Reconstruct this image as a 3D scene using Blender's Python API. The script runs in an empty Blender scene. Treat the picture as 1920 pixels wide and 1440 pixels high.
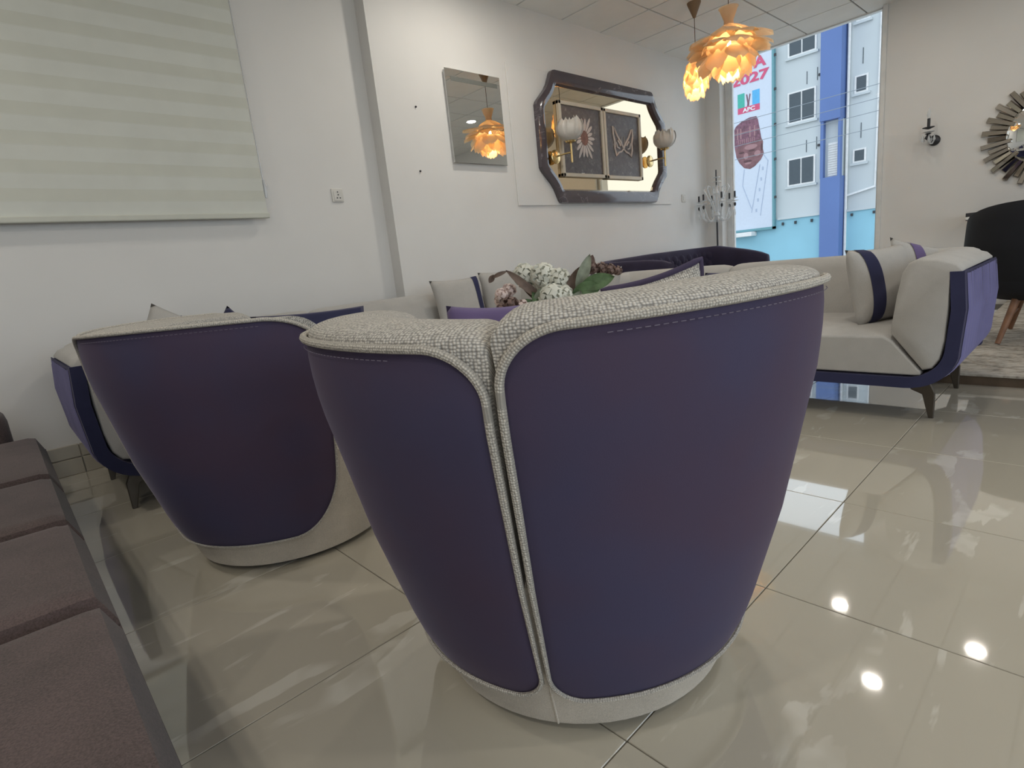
import bpy, bmesh, math, random
from mathutils import Vector, Matrix
from math import sin, cos, pi, radians, sqrt

# ------------------------------------------------------------------ camera, world, lights
sc = bpy.context.scene
col = sc.collection
random.seed(7)
CAM_H = 0.87
def make_camera():
    f, yaw, pitch, roll = 1033.4, radians(47.756), radians(12.179), radians(-6.042)
    cy, sy, cp, sp = cos(yaw), sin(yaw), cos(pitch), sin(pitch)
    fwd = Vector((-sy*cp, cy*cp, -sp)); right = Vector((cy, sy, 0)); up = right.cross(fwd)
    c, s = cos(roll), sin(roll)
    r2 = c*right + s*up; u2 = -s*right + c*up
    M = Matrix((r2, u2, -fwd)).transposed().to_4x4()
    M.translation = (0, 0, CAM_H)
    cd = bpy.data.cameras.new('camera'); co = bpy.data.objects.new('camera', cd)
    cd.sensor_fit = 'HORIZONTAL'; cd.sensor_width = 36; cd.lens = 36*f/1920
    cd.clip_start = 0.02; cd.clip_end = 300
    co.matrix_world = M; col.objects.link(co); sc.camera = co
make_camera()
sc.view_settings.view_transform = 'Standard'
sc.view_settings.look = 'None'
sc.view_settings.gamma = 1
sc.view_settings.exposure = 0.0
sc.view_settings.use_curve_mapping = False
w = bpy.data.worlds.new('overcast_sky'); sc.world = w; w.use_nodes = True
w.node_tree.nodes['Background'].inputs[0].default_value = (0.86, 0.93, 1.0, 1)
w.node_tree.nodes['Background'].inputs[1].default_value = 1.68
DOWN_W = 11.5          # watts of each ceiling downlight
PEND_W = 13.0           # watts of the big pendant

# window portal (sampling aid only: it passes the sky, gives no light of its own)
pl = bpy.data.lights.new('window_portal', 'AREA'); pl.shape = 'RECTANGLE'; pl.size = 1.7; pl.size_y = 2.9
pl.cycles.is_portal = True
po = bpy.data.objects.new('window_portal', pl); col.objects.link(po)
po.location = (-2.6, 7.36, 1.56); po.rotation_euler = (radians(-90), 0, 0)

pl2 = bpy.data.lights.new('added_window_portal', 'AREA'); pl2.shape = 'RECTANGLE'; pl2.size = 2.8; pl2.size_y = 7.6  # sampling aid for the shop window added out of view
pl2.cycles.is_portal = True
po2 = bpy.data.objects.new('added_window_portal', pl2); col.objects.link(po2)
po2.location = (3.66, 1.2, 1.5); po2.rotation_euler = (0, radians(90), 0)

# ------------------------------------------------------------------ helpers
class MB:
    def __init__(s): s.v = []; s.f = []; s.uv = []
    def add(s, v, f, uv=None):
        n = len(s.v); s.v += [tuple(p) for p in v]; s.f += [tuple(i+n for i in q) for q in f]
        s.uv += list(uv) if uv else [(p[0], p[2]) for p in v]
        return s
    def box(s, x0, x1, y0, y1, z0, z1):
        v = [(x, y, z) for z in (z0, z1) for y in (y0, y1) for x in (x0, x1)]
        return s.add(v, [(0,2,3,1),(4,5,7,6),(0,1,5,4),(2,6,7,3),(0,4,6,2),(1,3,7,5)])
    def grid(s, fn, nu, nv, cu=False, cv=False, flip=False):
        """fn(u,v)->(point, uv), u,v in 0..1"""
        v = []; uv = []
        U = nu if cu else nu+1; V = nv if cv else nv+1
        for i in range(U):
            for j in range(V):
                p, t = fn(i/nu, j/nv); v.append(p); uv.append(t)
        f = []
        for i in range(nu):
            for j in range(nv):
                a = i*V+j; b = ((i+1) % U)*V+j; c = ((i+1) % U)*V+(j+1) % V; d = i*V+(j+1) % V
                f.append((a, d, c, b) if flip else (a, b, c, d))
        return s.add(v, f, uv)
    def tube(s, path, r, n=8, closed=False):
        P = [Vector(p) for p in path]; m = len(P)
        rr = r if isinstance(r, (list, tuple)) else [r]*m
        v = []; uv = []; up = None; L = 0
        for i in range(m):
            a = P[i-1] if (i > 0 or closed) else P[i]; b = P[(i+1) % m] if (i < m-1 or closed) else P[i]
            t = (b-a).normalized() if (b-a).length > 1e-9 else Vector((0,0,1))
            if up is None:
                up = Vector((0,0,1)) if abs(t.z) < .9 else Vector((1,0,0))
            up = (up - t*up.dot(t))
            if up.length < 1e-6: up = t.orthogonal()
            up.normalize(); sd = t.cross(up)
            if i: L += (P[i]-P[i-1]).length
            for k in range(n):
                a_ = 2*pi*k/n; q = P[i] + (up*cos(a_)+sd*sin(a_))*rr[i]
                v.append(tuple(q)); uv.append((L, k/n*2*pi*rr[i]))
        f = []
        for i in range(m if closed else m-1):
            for k in range(n):
                a = i*n+k; b = i*n+(k+1) % n; c = ((i+1) % m)*n+(k+1) % n; d = ((i+1) % m)*n+k
                f.append((a, b, c, d))
        if not closed:
            f.append(tuple(range(n))[::-1]); f.append(tuple((m-1)*n+k for k in range(n)))
        return s.add(v, f, uv)
    def lathe(s, prof, n=32, c=(0,0,0), cap=True):
        v = []; uv = []; m = len(prof); L = 0
        for i, (r, z) in enumerate(prof):
            if i: L += math.hypot(r-prof[i-1][0], z-prof[i-1][1])
            for k in range(n):
                a = 2*pi*k/n; v.append((c[0]+r*cos(a), c[1]+r*sin(a), c[2]+z)); uv.append((a*max(r, .05), L))
        f = []
        for i in range(m-1):
            for k in range(n):
                f.append((i*n+k, i*n+(k+1) % n, (i+1)*n+(k+1) % n, (i+1)*n+k))
        if cap:
            f.append(tuple(range(n))[::-1]); f.append(tuple((m-1)*n+k for k in range(n)))
        return s.add(v, f, uv)
    def prism(s, poly, axis, d0, d1):
        """poly: list of 2D points; axis 'x': (y,z), 'y': (x,z), 'z': (x,y)"""
        def mk(p, d):
            return (d, p[0], p[1]) if axis == 'x' else (p[0], d, p[1]) if axis == 'y' else (p[0], p[1], d)
        n = len(poly); v = [mk(p, d0) for p in poly]+[mk(p, d1) for p in poly]
        f = [tuple(range(n)), tuple(range(2*n-1, n-1, -1))]
        for i in range(n):
            j = (i+1) % n; f.append((i, i+n, j+n, j))
        uv = [(p[0], p[1]) for p in poly]*2
        return s.add(v, f, uv)
    def build(s, name, mat, parent=None, smooth=True, ang=40, bevel=0, seg=2, loc=None):
        me = bpy.data.meshes.new(name); me.from_pydata(s.v, [], s.f); me.update()
        bm = bmesh.new(); bm.from_mesh(me); bmesh.ops.recalc_face_normals(bm, faces=bm.faces); bm.to_mesh(me); bm.free()
        ul = me.uv_layers.new(name='UVMap')
        for lp in me.loops: ul.data[lp.index].uv = s.uv[lp.vertex_index]
        if smooth:
            me.shade_smooth(); me.set_sharp_from_angle(angle=radians(ang))
        return link(name, me, mat, parent, bevel, seg, loc)
def link(name, me, mat, parent=None, bevel=0, seg=2, loc=None):
    o = bpy.data.objects.new(name, me); col.objects.link(o)
    if mat is not None and not me.materials: me.materials.append(mat)
    if parent is not None: o.parent = parent
    if loc: o.location = loc
    if bevel:
        b = o.modifiers.new('bevel', 'BEVEL'); b.width = bevel; b.segments = seg; b.limit_method = 'ANGLE'; b.angle_limit = radians(40)
    return o
def tag(o, label, cat, group=None):
    o['label'] = label; o['category'] = cat
    if group: o['group'] = group
    return o
def struct(o, label=None):
    o['kind'] = 'structure'
    if label: o['label'] = label
    return o
def thing(name, label, cat, loc=(0,0,0), rz=0, group=None, rot=None):
    o = bpy.data.objects.new(name, None); col.objects.link(o)
    o.location = loc; o.rotation_euler = rot if rot else (0, 0, rz)
    o.empty_display_size = .05
    return tag(o, label, cat, group)
def lerp(x, xs, ys):
    if x <= xs[0]: return ys[0]
    for i in range(1, len(xs)):
        if x <= xs[i]:
            t = (x-xs[i-1])/(xs[i]-xs[i-1]); return ys[i-1]+t*(ys[i]-ys[i-1])
    return ys[-1]
def srgb(r, g, b):
    f = lambda c: (c/12.92 if c <= .04045 else ((c+.055)/1.055)**2.4)
    return (f(r/255), f(g/255), f(b/255), 1)

# ------------------------------------------------------------------ materials
class NT:
    def __init__(s, name):
        s.m = bpy.data.materials.new(name); s.m.use_nodes = True; s.t = s.m.node_tree; s.n = s.t.nodes
        s.b = s.n['Principled BSDF']; s.out = s.n['Material Output']
    def node(s, typ, **kw):
        n = s.n.new(typ)
        for k, v in kw.items(): setattr(n, k, v)
        return n
    def ln(s, a, b): s.t.links.new(a, b)
    def coord(s, kind='Object', scale=(1,1,1), loc=None):
        tc = s.node('ShaderNodeTexCoord'); mp = s.node('ShaderNodeMapping'); mp.inputs['Scale'].default_value = scale
        s.ln(tc.outputs[kind], mp.inputs['Vector']); return mp.outputs[0]
    def noise(s, vec, scale, detail=3, rough=.5):
        n = s.node('ShaderNodeTexNoise'); n.inputs['Scale'].default_value = scale; n.inputs['Detail'].default_value = detail
        n.inputs['Roughness'].default_value = rough
        if vec: s.ln(vec, n.inputs['Vector'])
        return n.outputs['Fac']
    def ramp(s, fac, stops):
        r = s.node('ShaderNodeValToRGB'); e = r.color_ramp.elements
        while len(e) < len(stops): e.new(.5)
        for i, (p, c) in enumerate(stops): e[i].position = p; e[i].color = c
        s.ln(fac, r.inputs[0]); return r.outputs[0]
    def bump(s, h, strength=.3, dist=.01):
        b = s.node('ShaderNodeBump'); b.inputs['Strength'].default_value = strength; b.inputs['Distance'].default_value = dist
        s.ln(h, b.inputs['Height']); s.ln(b.outputs[0], s.b.inputs['Normal'])
    def set(s, **kw):
        for k, v in kw.items(): s.b.inputs[k.replace('_', ' ')].default_value = v
        return s
def plain(name, c, rough=.5, var=.06, scale=8, bump=0, bscale=60, **kw):
    t = NT(name); v = t.coord('Object'); n = t.noise(v, scale)
    lo = tuple(x*(1-var) for x in c[:3])+(1,); hi = tuple(min(1, x*(1+var)) for x in c[:3])+(1,)
    t.ln(t.ramp(n, [(.3, lo), (.7, hi)]), t.b.inputs['Base Color'])
    t.set(Roughness=rough, **kw)
    if bump: t.bump(t.noise(v, bscale, 2), bump, .004)
    return t.m
def velvet(name, c, var=.16, c2=None):
    t = NT(name); v = t.coord('Object'); n = t.noise(v, 3.0, 3)
    c2 = c2 or tuple(x*(1+var) for x in c[:3])+(1,); c1 = tuple(x*(1-var) for x in c[:3])+(1,)
    t.ln(t.ramp(n, [(.35, c1), (.65, c2)]), t.b.inputs['Base Color'])
    t.set(Roughness=.85, Sheen_Weight=.25, Sheen_Roughness=.35, Sheen_Tint=(.6, .54, .68, 1), Specular_IOR_Level=.15)
    t.bump(t.noise(t.coord('Object'), 450, 1), .08, .002)
    return t.m
def boucle(name, light, dark, sx, sy, rnd=.35, strength=.9):
    t = NT(name); v = t.coord('UV', (sx, sy, 1))
    vo = t.node('ShaderNodeTexVoronoi'); vo.inputs['Scale'].default_value = 1; vo.inputs['Randomness'].default_value = rnd
    t.ln(v, vo.inputs['Vector'])
    big = t.noise(t.coord('Object'), 14, 2)
    base = t.ramp(vo.outputs['Distance'], [(.12, light), (.38, tuple(.55*a+.45*b for a, b in zip(light, dark))), (.62, dark)])
    mx = t.node('ShaderNodeMix', data_type='RGBA', blend_type='MULTIPLY'); mx.inputs['Factor'].default_value = .25
    t.ln(base, mx.inputs['A']); t.ln(t.ramp(big, [(.3, (.75,.75,.75,1)), (.7, (1,1,1,1))]), mx.inputs['B'])
    t.ln(mx.outputs['Result'], t.b.inputs['Base Color'])
    inv = t.node('ShaderNodeMath', operation='SUBTRACT'); inv.inputs[0].default_value = 1; t.ln(vo.outputs['Distance'], inv.inputs[1])
    t.bump(inv.outputs[0], strength, .006)
    t.set(Roughness=.95, Specular_IOR_Level=.1, Sheen_Weight=.15)
    return t.m
def weave(name, c, d, sx=900, sy=260):
    t = NT(name); n = t.noise(t.coord('Object', (sx, sx, sy)), 1, 2, .7); n2 = t.noise(t.coord('Object'), 10, 3)
    mx = t.node('ShaderNodeMath', operation='ADD'); t.ln(n, mx.inputs[0]); 
    sc_ = t.node('ShaderNodeMath', operation='MULTIPLY'); sc_.inputs[1].default_value = .35; t.ln(n2, sc_.inputs[0]); t.ln(sc_.outputs[0], mx.inputs[1])
    t.ln(t.ramp(mx.outputs[0], [(.45, d), (.85, c)]), t.b.inputs['Base Color'])
    t.set(Roughness=.95, Specular_IOR_Level=.1, Sheen_Weight=.2); t.bump(n, .35, .002)
    return t.m
def emit(name, c, s):
    t = NT(name); t.set(Base_Color=(0.8,.8,.8,1), Emission_Color=c, Emission_Strength=s); return t.m
def glassy(name, c=(1,1,1,1), refl=.12, rough=.02):
    t = NT(name); tr = t.node('ShaderNodeBsdfTransparent'); tr.inputs[0].default_value = c
    gl = t.node('ShaderNodeBsdfGlossy'); gl.inputs['Roughness'].default_value = rough
    fr = t.node('ShaderNodeLayerWeight'); fr.inputs[0].default_value = refl
    mx = t.node('ShaderNodeMixShader'); t.ln(fr.outputs['Fresnel'], mx.inputs[0]); t.ln(tr.outputs[0], mx.inputs[1]); t.ln(gl.outputs[0], mx.inputs[2])
    t.ln(mx.outputs[0], t.out.inputs['Surface']); return t.m
def mirror(name, c, rough=.01):
    t = NT(name); n = t.noise(t.coord('Object'), 3, 2)
    t.ln(t.ramp(n, [(0, tuple(x*.97 for x in c[:3])+(1,)), (1, c)]), t.b.inputs['Base Color']); t.set(Metallic=1, Roughness=rough); return t.m
def tile_mat(name, c, vein, rough, coat):
    t = NT(name)
    tc = t.node('ShaderNodeTexCoord'); oi = t.node('ShaderNodeObjectInfo')
    ml = t.node('ShaderNodeVectorMath', operation='SCALE'); ml.inputs['Scale'].default_value = 37
    cb = t.node('ShaderNodeCombineXYZ'); t.ln(oi.outputs['Random'], cb.inputs[0]); t.ln(oi.outputs['Random'], cb.inputs[2]); t.ln(cb.outputs[0], ml.inputs[0])
    ad = t.node('ShaderNodeVectorMath', operation='ADD'); t.ln(tc.outputs['Object'], ad.inputs[0]); t.ln(ml.outputs[0], ad.inputs[1])
    mp = t.node('ShaderNodeMapping'); mp.inputs['Scale'].default_value = (2.6, .6, 1); mp.inputs['Rotation'].default_value = (0, 0, .8); t.ln(ad.outputs[0], mp.inputs[0])
    nz = t.node('ShaderNodeTexNoise'); nz.inputs['Scale'].default_value = 4.5; nz.inputs['Detail'].default_value = 4; nz.inputs['Distortion'].default_value = .5
    t.ln(mp.outputs[0], nz.inputs['Vector'])
    r = t.ramp(nz.outputs['Fac'], [(.59, (0,0,0,1)), (.62, (1,1,1,1))])
    br = t.noise(ad.outputs[0], 7, 2); brk = t.ramp(br, [(.45, (0,0,0,1)), (.60, (.9,.9,.9,1))])
    mu = t.node('ShaderNodeMath', operation='MULTIPLY'); t.ln(r, mu.inputs[0]); t.ln(brk, mu.inputs[1])
    mx = t.node('ShaderNodeMix', data_type='RGBA'); mx.inputs['A'].default_value = c; mx.inputs['B'].default_value = vein
    t.ln(mu.outputs[0], mx.inputs['Factor']); 
    t.ln(mx.outputs['Result'], t.b.inputs['Base Color'])
    t.set(Roughness=rough, Coat_Weight=coat, Coat_Roughness=.02, Coat_IOR=1.7)
    wv = t.noise(tc.outputs['Object'], 5, 1); t.bump(wv, .02, .01)
    return t.m

M = {}
M['wall'] = plain('wall_paint', (.78, .765, .745, 1), .55, .015, 3, .03, 90)
M['ceil'] = plain('ceiling_board', (.92, .91, .885, 1), .8, .02, 5, .15, 220)
M['grid'] = plain('ceiling_grid', (.10, .095, .09, 1), .6)
M['tile'] = tile_mat('floor_porcelain', (.54, .50, .415, 1), (.70, .67, .59, 1), .05, 1.0)
M['grout'] = plain('grout', (.13, .12, .10, 1), .8)
M['skirt'] = plain('skirting_tile', (.40, .36, .29, 1), .25)
M['navy'] = velvet('navy_velvet', (.095, .066, .108, 1), .08, (.074, .066, .122, 1))
M['navy2'] = velvet('navy_velvet_sofa', (.036, .038, .085, 1))
M['plum'] = velvet('plum_velvet', (.16, .12, .26, 1))
M['channel'] = velvet('channel_velvet_lit', (.15, .145, .30, 1))  # navy velvet of the sofa sides, lightened to carry the light on them
M['darkvelvet'] = velvet('dark_velvet', (.040, .034, .062, 1))
M['blackcloth'] = plain('black_cloth', (.012, .013, .018, 1), .9)
M['boucle'] = boucle('boucle', (.93, .88, .81, 1), (.36, .34, .315, 1), 190, 205, .4, .7)
M['boucle_fine'] = boucle('boucle_piping', (.88, .82, .73, 1), (.40, .37, .33, 1), 230, 230, .35, .6)
M['base'] = weave('base_weave', (.74, .67, .58, 1), (.44, .395, .335, 1))
M['grey'] = weave('grey_upholstery', (.52, .50, .475, 1), (.40, .385, .37, 1), 500, 500)
M['brown'] = weave('brown_upholstery', (.145, .105, .102, 1), (.07, .055, .05, 1), 300, 300)
M['plinth'] = plain('plinth', (.06, .05, .04, 1), .6)
M['leg'] = plain('bronze_leg', (.10, .085, .07, 1), .35, Metallic=.7)
M['thread'] = plain('thread', (.20, .175, .235, 1), .8)
M['white_pl'] = plain('white_plastic', (.70, .68, .64, 1), .4)
M['white'] = plain('white_paint', (.78, .78, .77, 1), .5)
M['alu'] = plain('aluminium_frame', (.80, .81, .81, 1), .4)
M['glass'] = glassy('window_glass', (.95, .98, 1, 1), .08)
M['mirror'] = mirror('silver_mirror', (.86, .88, .87, 1))
M['goldmirror'] = mirror('bronze_mirror', (.80, .66, .47, 1))
M['gold'] = plain('polished_gold', (.78, .58, .28, 1), .22, Metallic=1.0)
M['chrome'] = plain('chrome', (.72, .70, .66, 1), .12, Metallic=1.0)
M['darkmetal'] = plain('dark_metal', (.05, .05, .055, 1), .4, Metallic=.5)
def crystal(name):
    t = NT(name); tr = t.node('ShaderNodeBsdfTransparent'); mx = t.node('ShaderNodeMixShader')
    lw = t.node('ShaderNodeLayerWeight'); lw.inputs[0].default_value = .5
    r = t.ramp(lw.outputs['Facing'], [(0, (.45, .45, .45, 1)), (1, (.95, .95, .95, 1))])
    t.set(Base_Color=(.86, .88, .9, 1), Roughness=.08, Specular_IOR_Level=1.0, Coat_Weight=1.0)
    t.ln(r, mx.inputs[0]); t.ln(tr.outputs[0], mx.inputs[1]); t.ln(t.b.outputs[0], mx.inputs[2]); t.ln(mx.outputs[0], t.out.inputs['Surface']); return t.m
M['crystal'] = crystal('crystal')
M['smoke'] = mirror('smoked_mirror', (.55, .50, .44, 1), .05)

# ------------------------------------------------------------------ room
XL, XL2, XR, YB, YF, YW, ZC = -3.67, -3.79, 3.4, -3.4, 7.30, 7.20, 3.024
TX0, TY0, TS = -0.531, 0.672, 0.6075       # floor tile joints
def build_room():
    fl = struct(MB().box(XL2-.05, XR+.1, YB-.1, YF+.05, -.16, -.004).build('floor', M['grout'], smooth=False), 'glossy beige porcelain tile floor')
    me = None; g = .0012
    nx0 = math.floor((XL2-TX0)/TS); nx1 = math.ceil((XR-TX0)/TS); ny0 = math.floor((YB-TY0)/TS); ny1 = math.floor((YF-TY0)/TS)
    for i in range(nx0, nx1):
        for j in range(ny0, ny1):
            if me is None:
                o = MB().box(g, TS-g, g, TS-g, -.012, 0).build('floor_tile', M['tile'], fl, smooth=False, bevel=.0012, seg=1); me = o.data
            else:
                o = link('floor_tile', me, None, fl, .0012, 1)
            o.location = (TX0+i*TS, TY0+j*TS, 0)
    ce = struct(MB().box(XL2-.05, XR+.1, YB-.1, YF+.1, ZC+.012, ZC+.15).build('ceiling', M['grid'], smooth=False), 'suspended ceiling of pale square panels with dark joints')
    CX0, CY0, CS = -2.523, 3.842, .5835; me = None; g = .007
    for i in range(-2, 10):
        for j in range(-12, 6):
            x = CX0+i*CS; y = CY0+j*CS
            if me is None:
                o = MB().box(g, CS-g, g, CS-g, 0, .02).build('ceiling_panel', M['ceil'], ce, smooth=False, bevel=.002, seg=1); me = o.data
            else: o = link('ceiling_panel', me, None, ce, .002, 1)
            o.location = (x, y, ZC)
    # left wall: recessed part, return, proud part
    wl = MB().prism([(XL2-.2, YB), (XL2, YB), (XL2, 2.33), (XL, 2.33), (XL, 7.10), (XL, YF+.1), (XL2-.2, YF+.1)], 'z', -.1, ZC+.02)
    struct(wl.build('wall_left', M['wall'], smooth=False), 'off white left wall stepping forward beside the blind')
    struct(MB().box(XL, -3.47, 7.10, 7.33, -.1, ZC+.02).build('wall_far_corner', M['wall'], smooth=False), 'narrow off white wall strip between the corner and the window')
    struct(MB().box(-1.752, XR+.2, YW, YF+.2, -.1, ZC+.02).build('wall_far', M['wall'], smooth=False), 'off white wall right of the tall window')
    ya, yb_, za, zb_ = -2.7, 5.1, .1, 2.9
    wr = MB().box(XR, XR+.2, YB, ya, -.1, ZC+.02).box(XR, XR+.2, yb_, YF+.2, -.1, ZC+.02).box(XR, XR+.2, ya, yb_, -.1, za).box(XR, XR+.2, ya, yb_, zb_, ZC+.02)
    struct(wr.build('wall_right', M['wall'], smooth=False), 'wall with the added shop window behind the camera')
    w2 = struct(MB().box(XR+.05, XR+.1, ya, yb_, za, za+.05).build('added_window', M['alu'], smooth=False), 'wide unseen shop window added on the right side to light the room')  # unseen window, added to bring more daylight into the room
    for k in range(6): MB().box(XR+.05, XR+.1, ya+k*1.55, ya+k*1.55+.05, za, zb_).build('window_frame', M['alu'], w2, smooth=False)
    MB().box(XR+.05, XR+.1, ya, yb_, zb_-.05, zb_).build('window_frame', M['alu'], w2, smooth=False)
    for k in range(5): MB().box(XR+.07, XR+.08, ya+.05+k*1.55, ya+(k+1)*1.55, za+.05, zb_-.05).build('pane', M['glass'], w2, smooth=False)
    struct(MB().box(XL2-.2, XR+.2, YB-.2, YB, -.1, ZC+.02).build('wall_back', M['wall'], smooth=False))
    struct(MB().box(-1.775, -1.735, 7.165, 7.2, 0, ZC).build('trim_1', M['white'], smooth=False, bevel=.004), 'slim jamb strip at the right edge of the window')
    # skirting
    bb = struct(MB().box(XL2, XL2+.012, YB, 2.33, 0, .155).build('baseboard_left', M['skirt'], smooth=False), 'beige tile skirting along the left wall')
    y = YB; me = None
    while y < 2.2:
        for (z0, z1, dp) in ((.0, .088, .026), (.092, .162, .02)):
            MB().box(XL2, XL2+dp, y+.002, min(2.33, y+.6)-.002, z0, z1).build('skirting_tile', M['skirt'], bb, smooth=False, bevel=.003)
        y += .6
    MB().box(XL, XL+.018, 2.33, 7.1, 0, .16).build('skirting_tile', M['skirt'], bb, smooth=False, bevel=.003)
    # window
    wn = struct(MB().box(-3.47, -3.40, 7.24, 7.31, .06, ZC).build('window_1', M['alu'], smooth=False, bevel=.004), 'tall fixed window onto the street')
    MB().box(-3.40, -3.385, 7.255, 7.30, .06, ZC).build('glazing_bead', M['white'], wn, smooth=False)
    MB().box(-1.80, -1.745, 7.24, 7.31, .06, ZC).build('window_frame', M['alu'], wn, smooth=False)
    MB().box(-3.47, -1.745, 7.24, 7.31, .0, .07).build('window_frame', M['alu'], wn, smooth=False)
    MB().box(-3.47, -1.745, 7.26, 7.33, ZC-.012, ZC+.02).build('window_frame', M['alu'], wn, smooth=False)
    MB().box(-3.39, -1.79, 7.272, 7.282, .07, ZC-.01).build('pane', M['glass'], wn, smooth=False)
build_room()

# downlights
M['led'] = emit('led_diffuser', (.86, 1.0, .97, 1), 6)
def downlights():
    first = None
    spots = [(-1.115, 4.884, 'middle round ceiling downlight of the cluster before the window'),
             (-.536, 5.858, 'right round ceiling downlight nearest the right wall'),
             (-1.657, 5.868, 'round ceiling downlight nearest the tall window'),
             (-2.86, 3.0, 'round ceiling downlight above the left sofa'),
             (-.6, 2.1, 'round ceiling downlight above the seating group'),
             (1.5, 1.6, 'round ceiling downlight right of the camera'),
             (1.7, 4.6, 'round ceiling downlight over the platform side'),
             (-.6, -1.2, 'round ceiling downlight behind the camera'),
             (-2.7, -1.0, 'round ceiling downlight above the brown sofa'),
             (1.6, -1.4, 'round ceiling downlight in the back right corner')]
    for x, y, lab in spots:
        t = thing('ceiling_downlight', lab, 'downlight', (x, y, ZC), group='round ceiling downlights')
        MB().lathe([(.088, .0), (.086, -.006), (.068, -.008), (.064, 0)], 28).build('trim_ring', M['white'], t)
        MB().lathe([(.065, -.001), (.04, -.0035), (.002, -.004)], 28).build('diffuser', M['led'], t)
        ld = bpy.data.lights.new('downlight_lamp', 'AREA'); ld.shape = 'DISK'; ld.size = .13; ld.energy = DOWN_W*(.42 if y > 4.7 else 1.0); ld.color = (1.0, .93, .82)
        lo = bpy.data.objects.new('downlight_lamp', ld); col.objects.link(lo); lo.parent = t; lo.location = (0, 0, -.012)
downlights()

# ------------------------------------------------------------------ street outside
def street():
    M['fac'] = plain('facade_render', (.555, .60, .615, 1), .8, .05, .4)
    M['cyan'] = plain('cyan_paint', (.29, .56, .68, 1), .8, .05, .6)
    M['blue'] = plain('blue_cladding', (.115, .19, .43, 1), .6, .05, .5)
    M['win'] = plain('dark_glass', (.055, .075, .09, 1), .15)
    M['asphalt'] = plain('pale_paving', (.48, .45, .41, 1), .9)
    struct(MB().box(-60, 60, -40, 60, -1.7, -1.6).build('street_ground', M['asphalt'], smooth=False), 'street below the window')
    Y0 = 30.0
    b = thing('office_building', 'white and blue office building seen through the window', 'building', (-9, Y0, -1.6))
    def part(name, mb, mat, parent=b, **kw):
        o = mb.build(name, mat, parent, smooth=False, **kw); o.matrix_parent_inverse = Matrix.Translation((9, -Y0, 1.6)); return o
    def sub(name, mb, mat, parent):
        return mb.build(name, mat, parent, smooth=False)
    part('wall', MB().box(-26, -9.72, Y0, Y0+8, 1.69, 11.9), M['fac'])
    part('wall', MB().box(-8.83, -1, Y0+.5, Y0+8, 1.69, 11.9), M['fac'])
    part('plinth_wall', MB().box(-26, -9.72, Y0-.03, Y0+8, -1.6, 1.69), M['cyan'])
    part('plinth_wall', MB().box(-8.83, -1, Y0+.42, Y0+8, -1.6, 1.69), M['cyan'])
    part('blue_column', MB().box(-9.75, -8.90, Y0-.25, Y0+2, 5.82, 11.9), M['blue'])
    part('blue_column', MB().box(-9.70, -8.86, Y0-.25, Y0+2, -1.6, 3.32), M['blue'])
    part('recess_wall', MB().box(-9.72, -8.9, Y0+.1, Y0+2, 3.3, 5.84), M['fac'])
    part('column_edge', MB().box(-9.73, -9.60, Y0-.2, Y0+.1, 3.3, 5.84), M['blue'])
    part('column_edge', MB().box(-8.99, -8.88, Y0-.2, Y0+.1, 3.3, 5.84), M['blue'])
    lv = part('louvre', MB().box(-9.47, -9.02, Y0+.04, Y0+.1, 3.34, 4.84), M['white'])
    for k in range(14):
        z = 3.38+k*.105
        part('louvre_slat', MB().prism([(Y0-.01, z), (Y0+.05, z+.05), (Y0+.05, z+.065), (Y0-.01, z+.015)], 'x', -9.44, -9.06), M['white'])
    part('pipe', MB().tube([(-8.78, Y0+.38, -1.6), (-8.78, Y0+.38, 11.9)], .06, 8), M['white'])
    part('pipe', MB().tube([(-7.62, Y0+.44, 2.62), (-7.58, Y0+.44, 11.9)], .035, 8), M['white'])
    # cyan ledges
    part('ledge', MB().box(-11.7, -9.72, Y0-.12, Y0, 1.66, 1.76), M['fac'])
    part('ledge', MB().box(-8.8, -1, Y0+.34, Y0+.5, 1.66, 1.76), M['fac'])
    part('stair_edge', MB().prism([(-8.75, 2.36), (-7.6, 2.6), (-7.6, 2.68), (-8.75, 2.44)], 'y', Y0+.36, Y0+.5), M['alu'])
    for x in (-11.45, -10.85, -10.1): part('spout', MB().box(x-.04, x+.04, Y0-.14, Y0, 1.38, 1.52), M['darkmetal'])
    for x in (-8.5, -7.6): part('spout', MB().box(x-.04, x+.04, Y0+.3, Y0+.45, 1.44, 1.56), M['darkmetal'])
    def window(x0, x1, z0, z1, yy, n):
        f = part('window', MB().box(x0-.05, x1+.05, yy-.05, yy+.02, z0-.05, z1+.05), M['white'])
        for k in range(n):
            a = x0+(x1-x0)*k/n+.03; c = x0+(x1-x0)*(k+1)/n-.03
            o = part('window_glass', MB().box(a, c, yy-.065, yy-.045, z0+.02, z1-.02), M['win'])
        part('sill', MB().box(x0-.14, x1+.14, yy-.12, yy+.02, z0-.16, z0-.06), M['fac'])
    for z0, z1 in ((3.25, 4.43), (6.12, 7.42), (9.05, 10.3)):
        window(-11.2, -10.04, z0, z1, Y0, 2)
        window(-14.6, -13.5, z0, z1, Y0, 2)
    for z0, z1 in ((3.85, 4.35), (6.82, 7.46), (9.75, 10.4)): window(-8.5, -8.06, z0, z1, Y0+.5, 1)
    for z0, z1 in ((3.38, 4.33), (6.35, 7.29), (9.3, 10.2)): window(-7.43, -6.3, z0, z1, Y0+.5, 2)
    for x, z in ((-10.4, 4.9), (-10.4, 7.9), (-9.95, 4.95), (-9.95, 7.95)): part('crack_strip', MB().box(x-.015, x+.015, Y0-.015, Y0, z-.25, z+.3), M['win'])
    for x, z in ((-8.25, 5.1), (-8.25, 8.2)): part('crack_strip', MB().box(x-.015, x+.015, Y0+.48, Y0+.5, z-.25, z+.4), M['win'])
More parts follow.
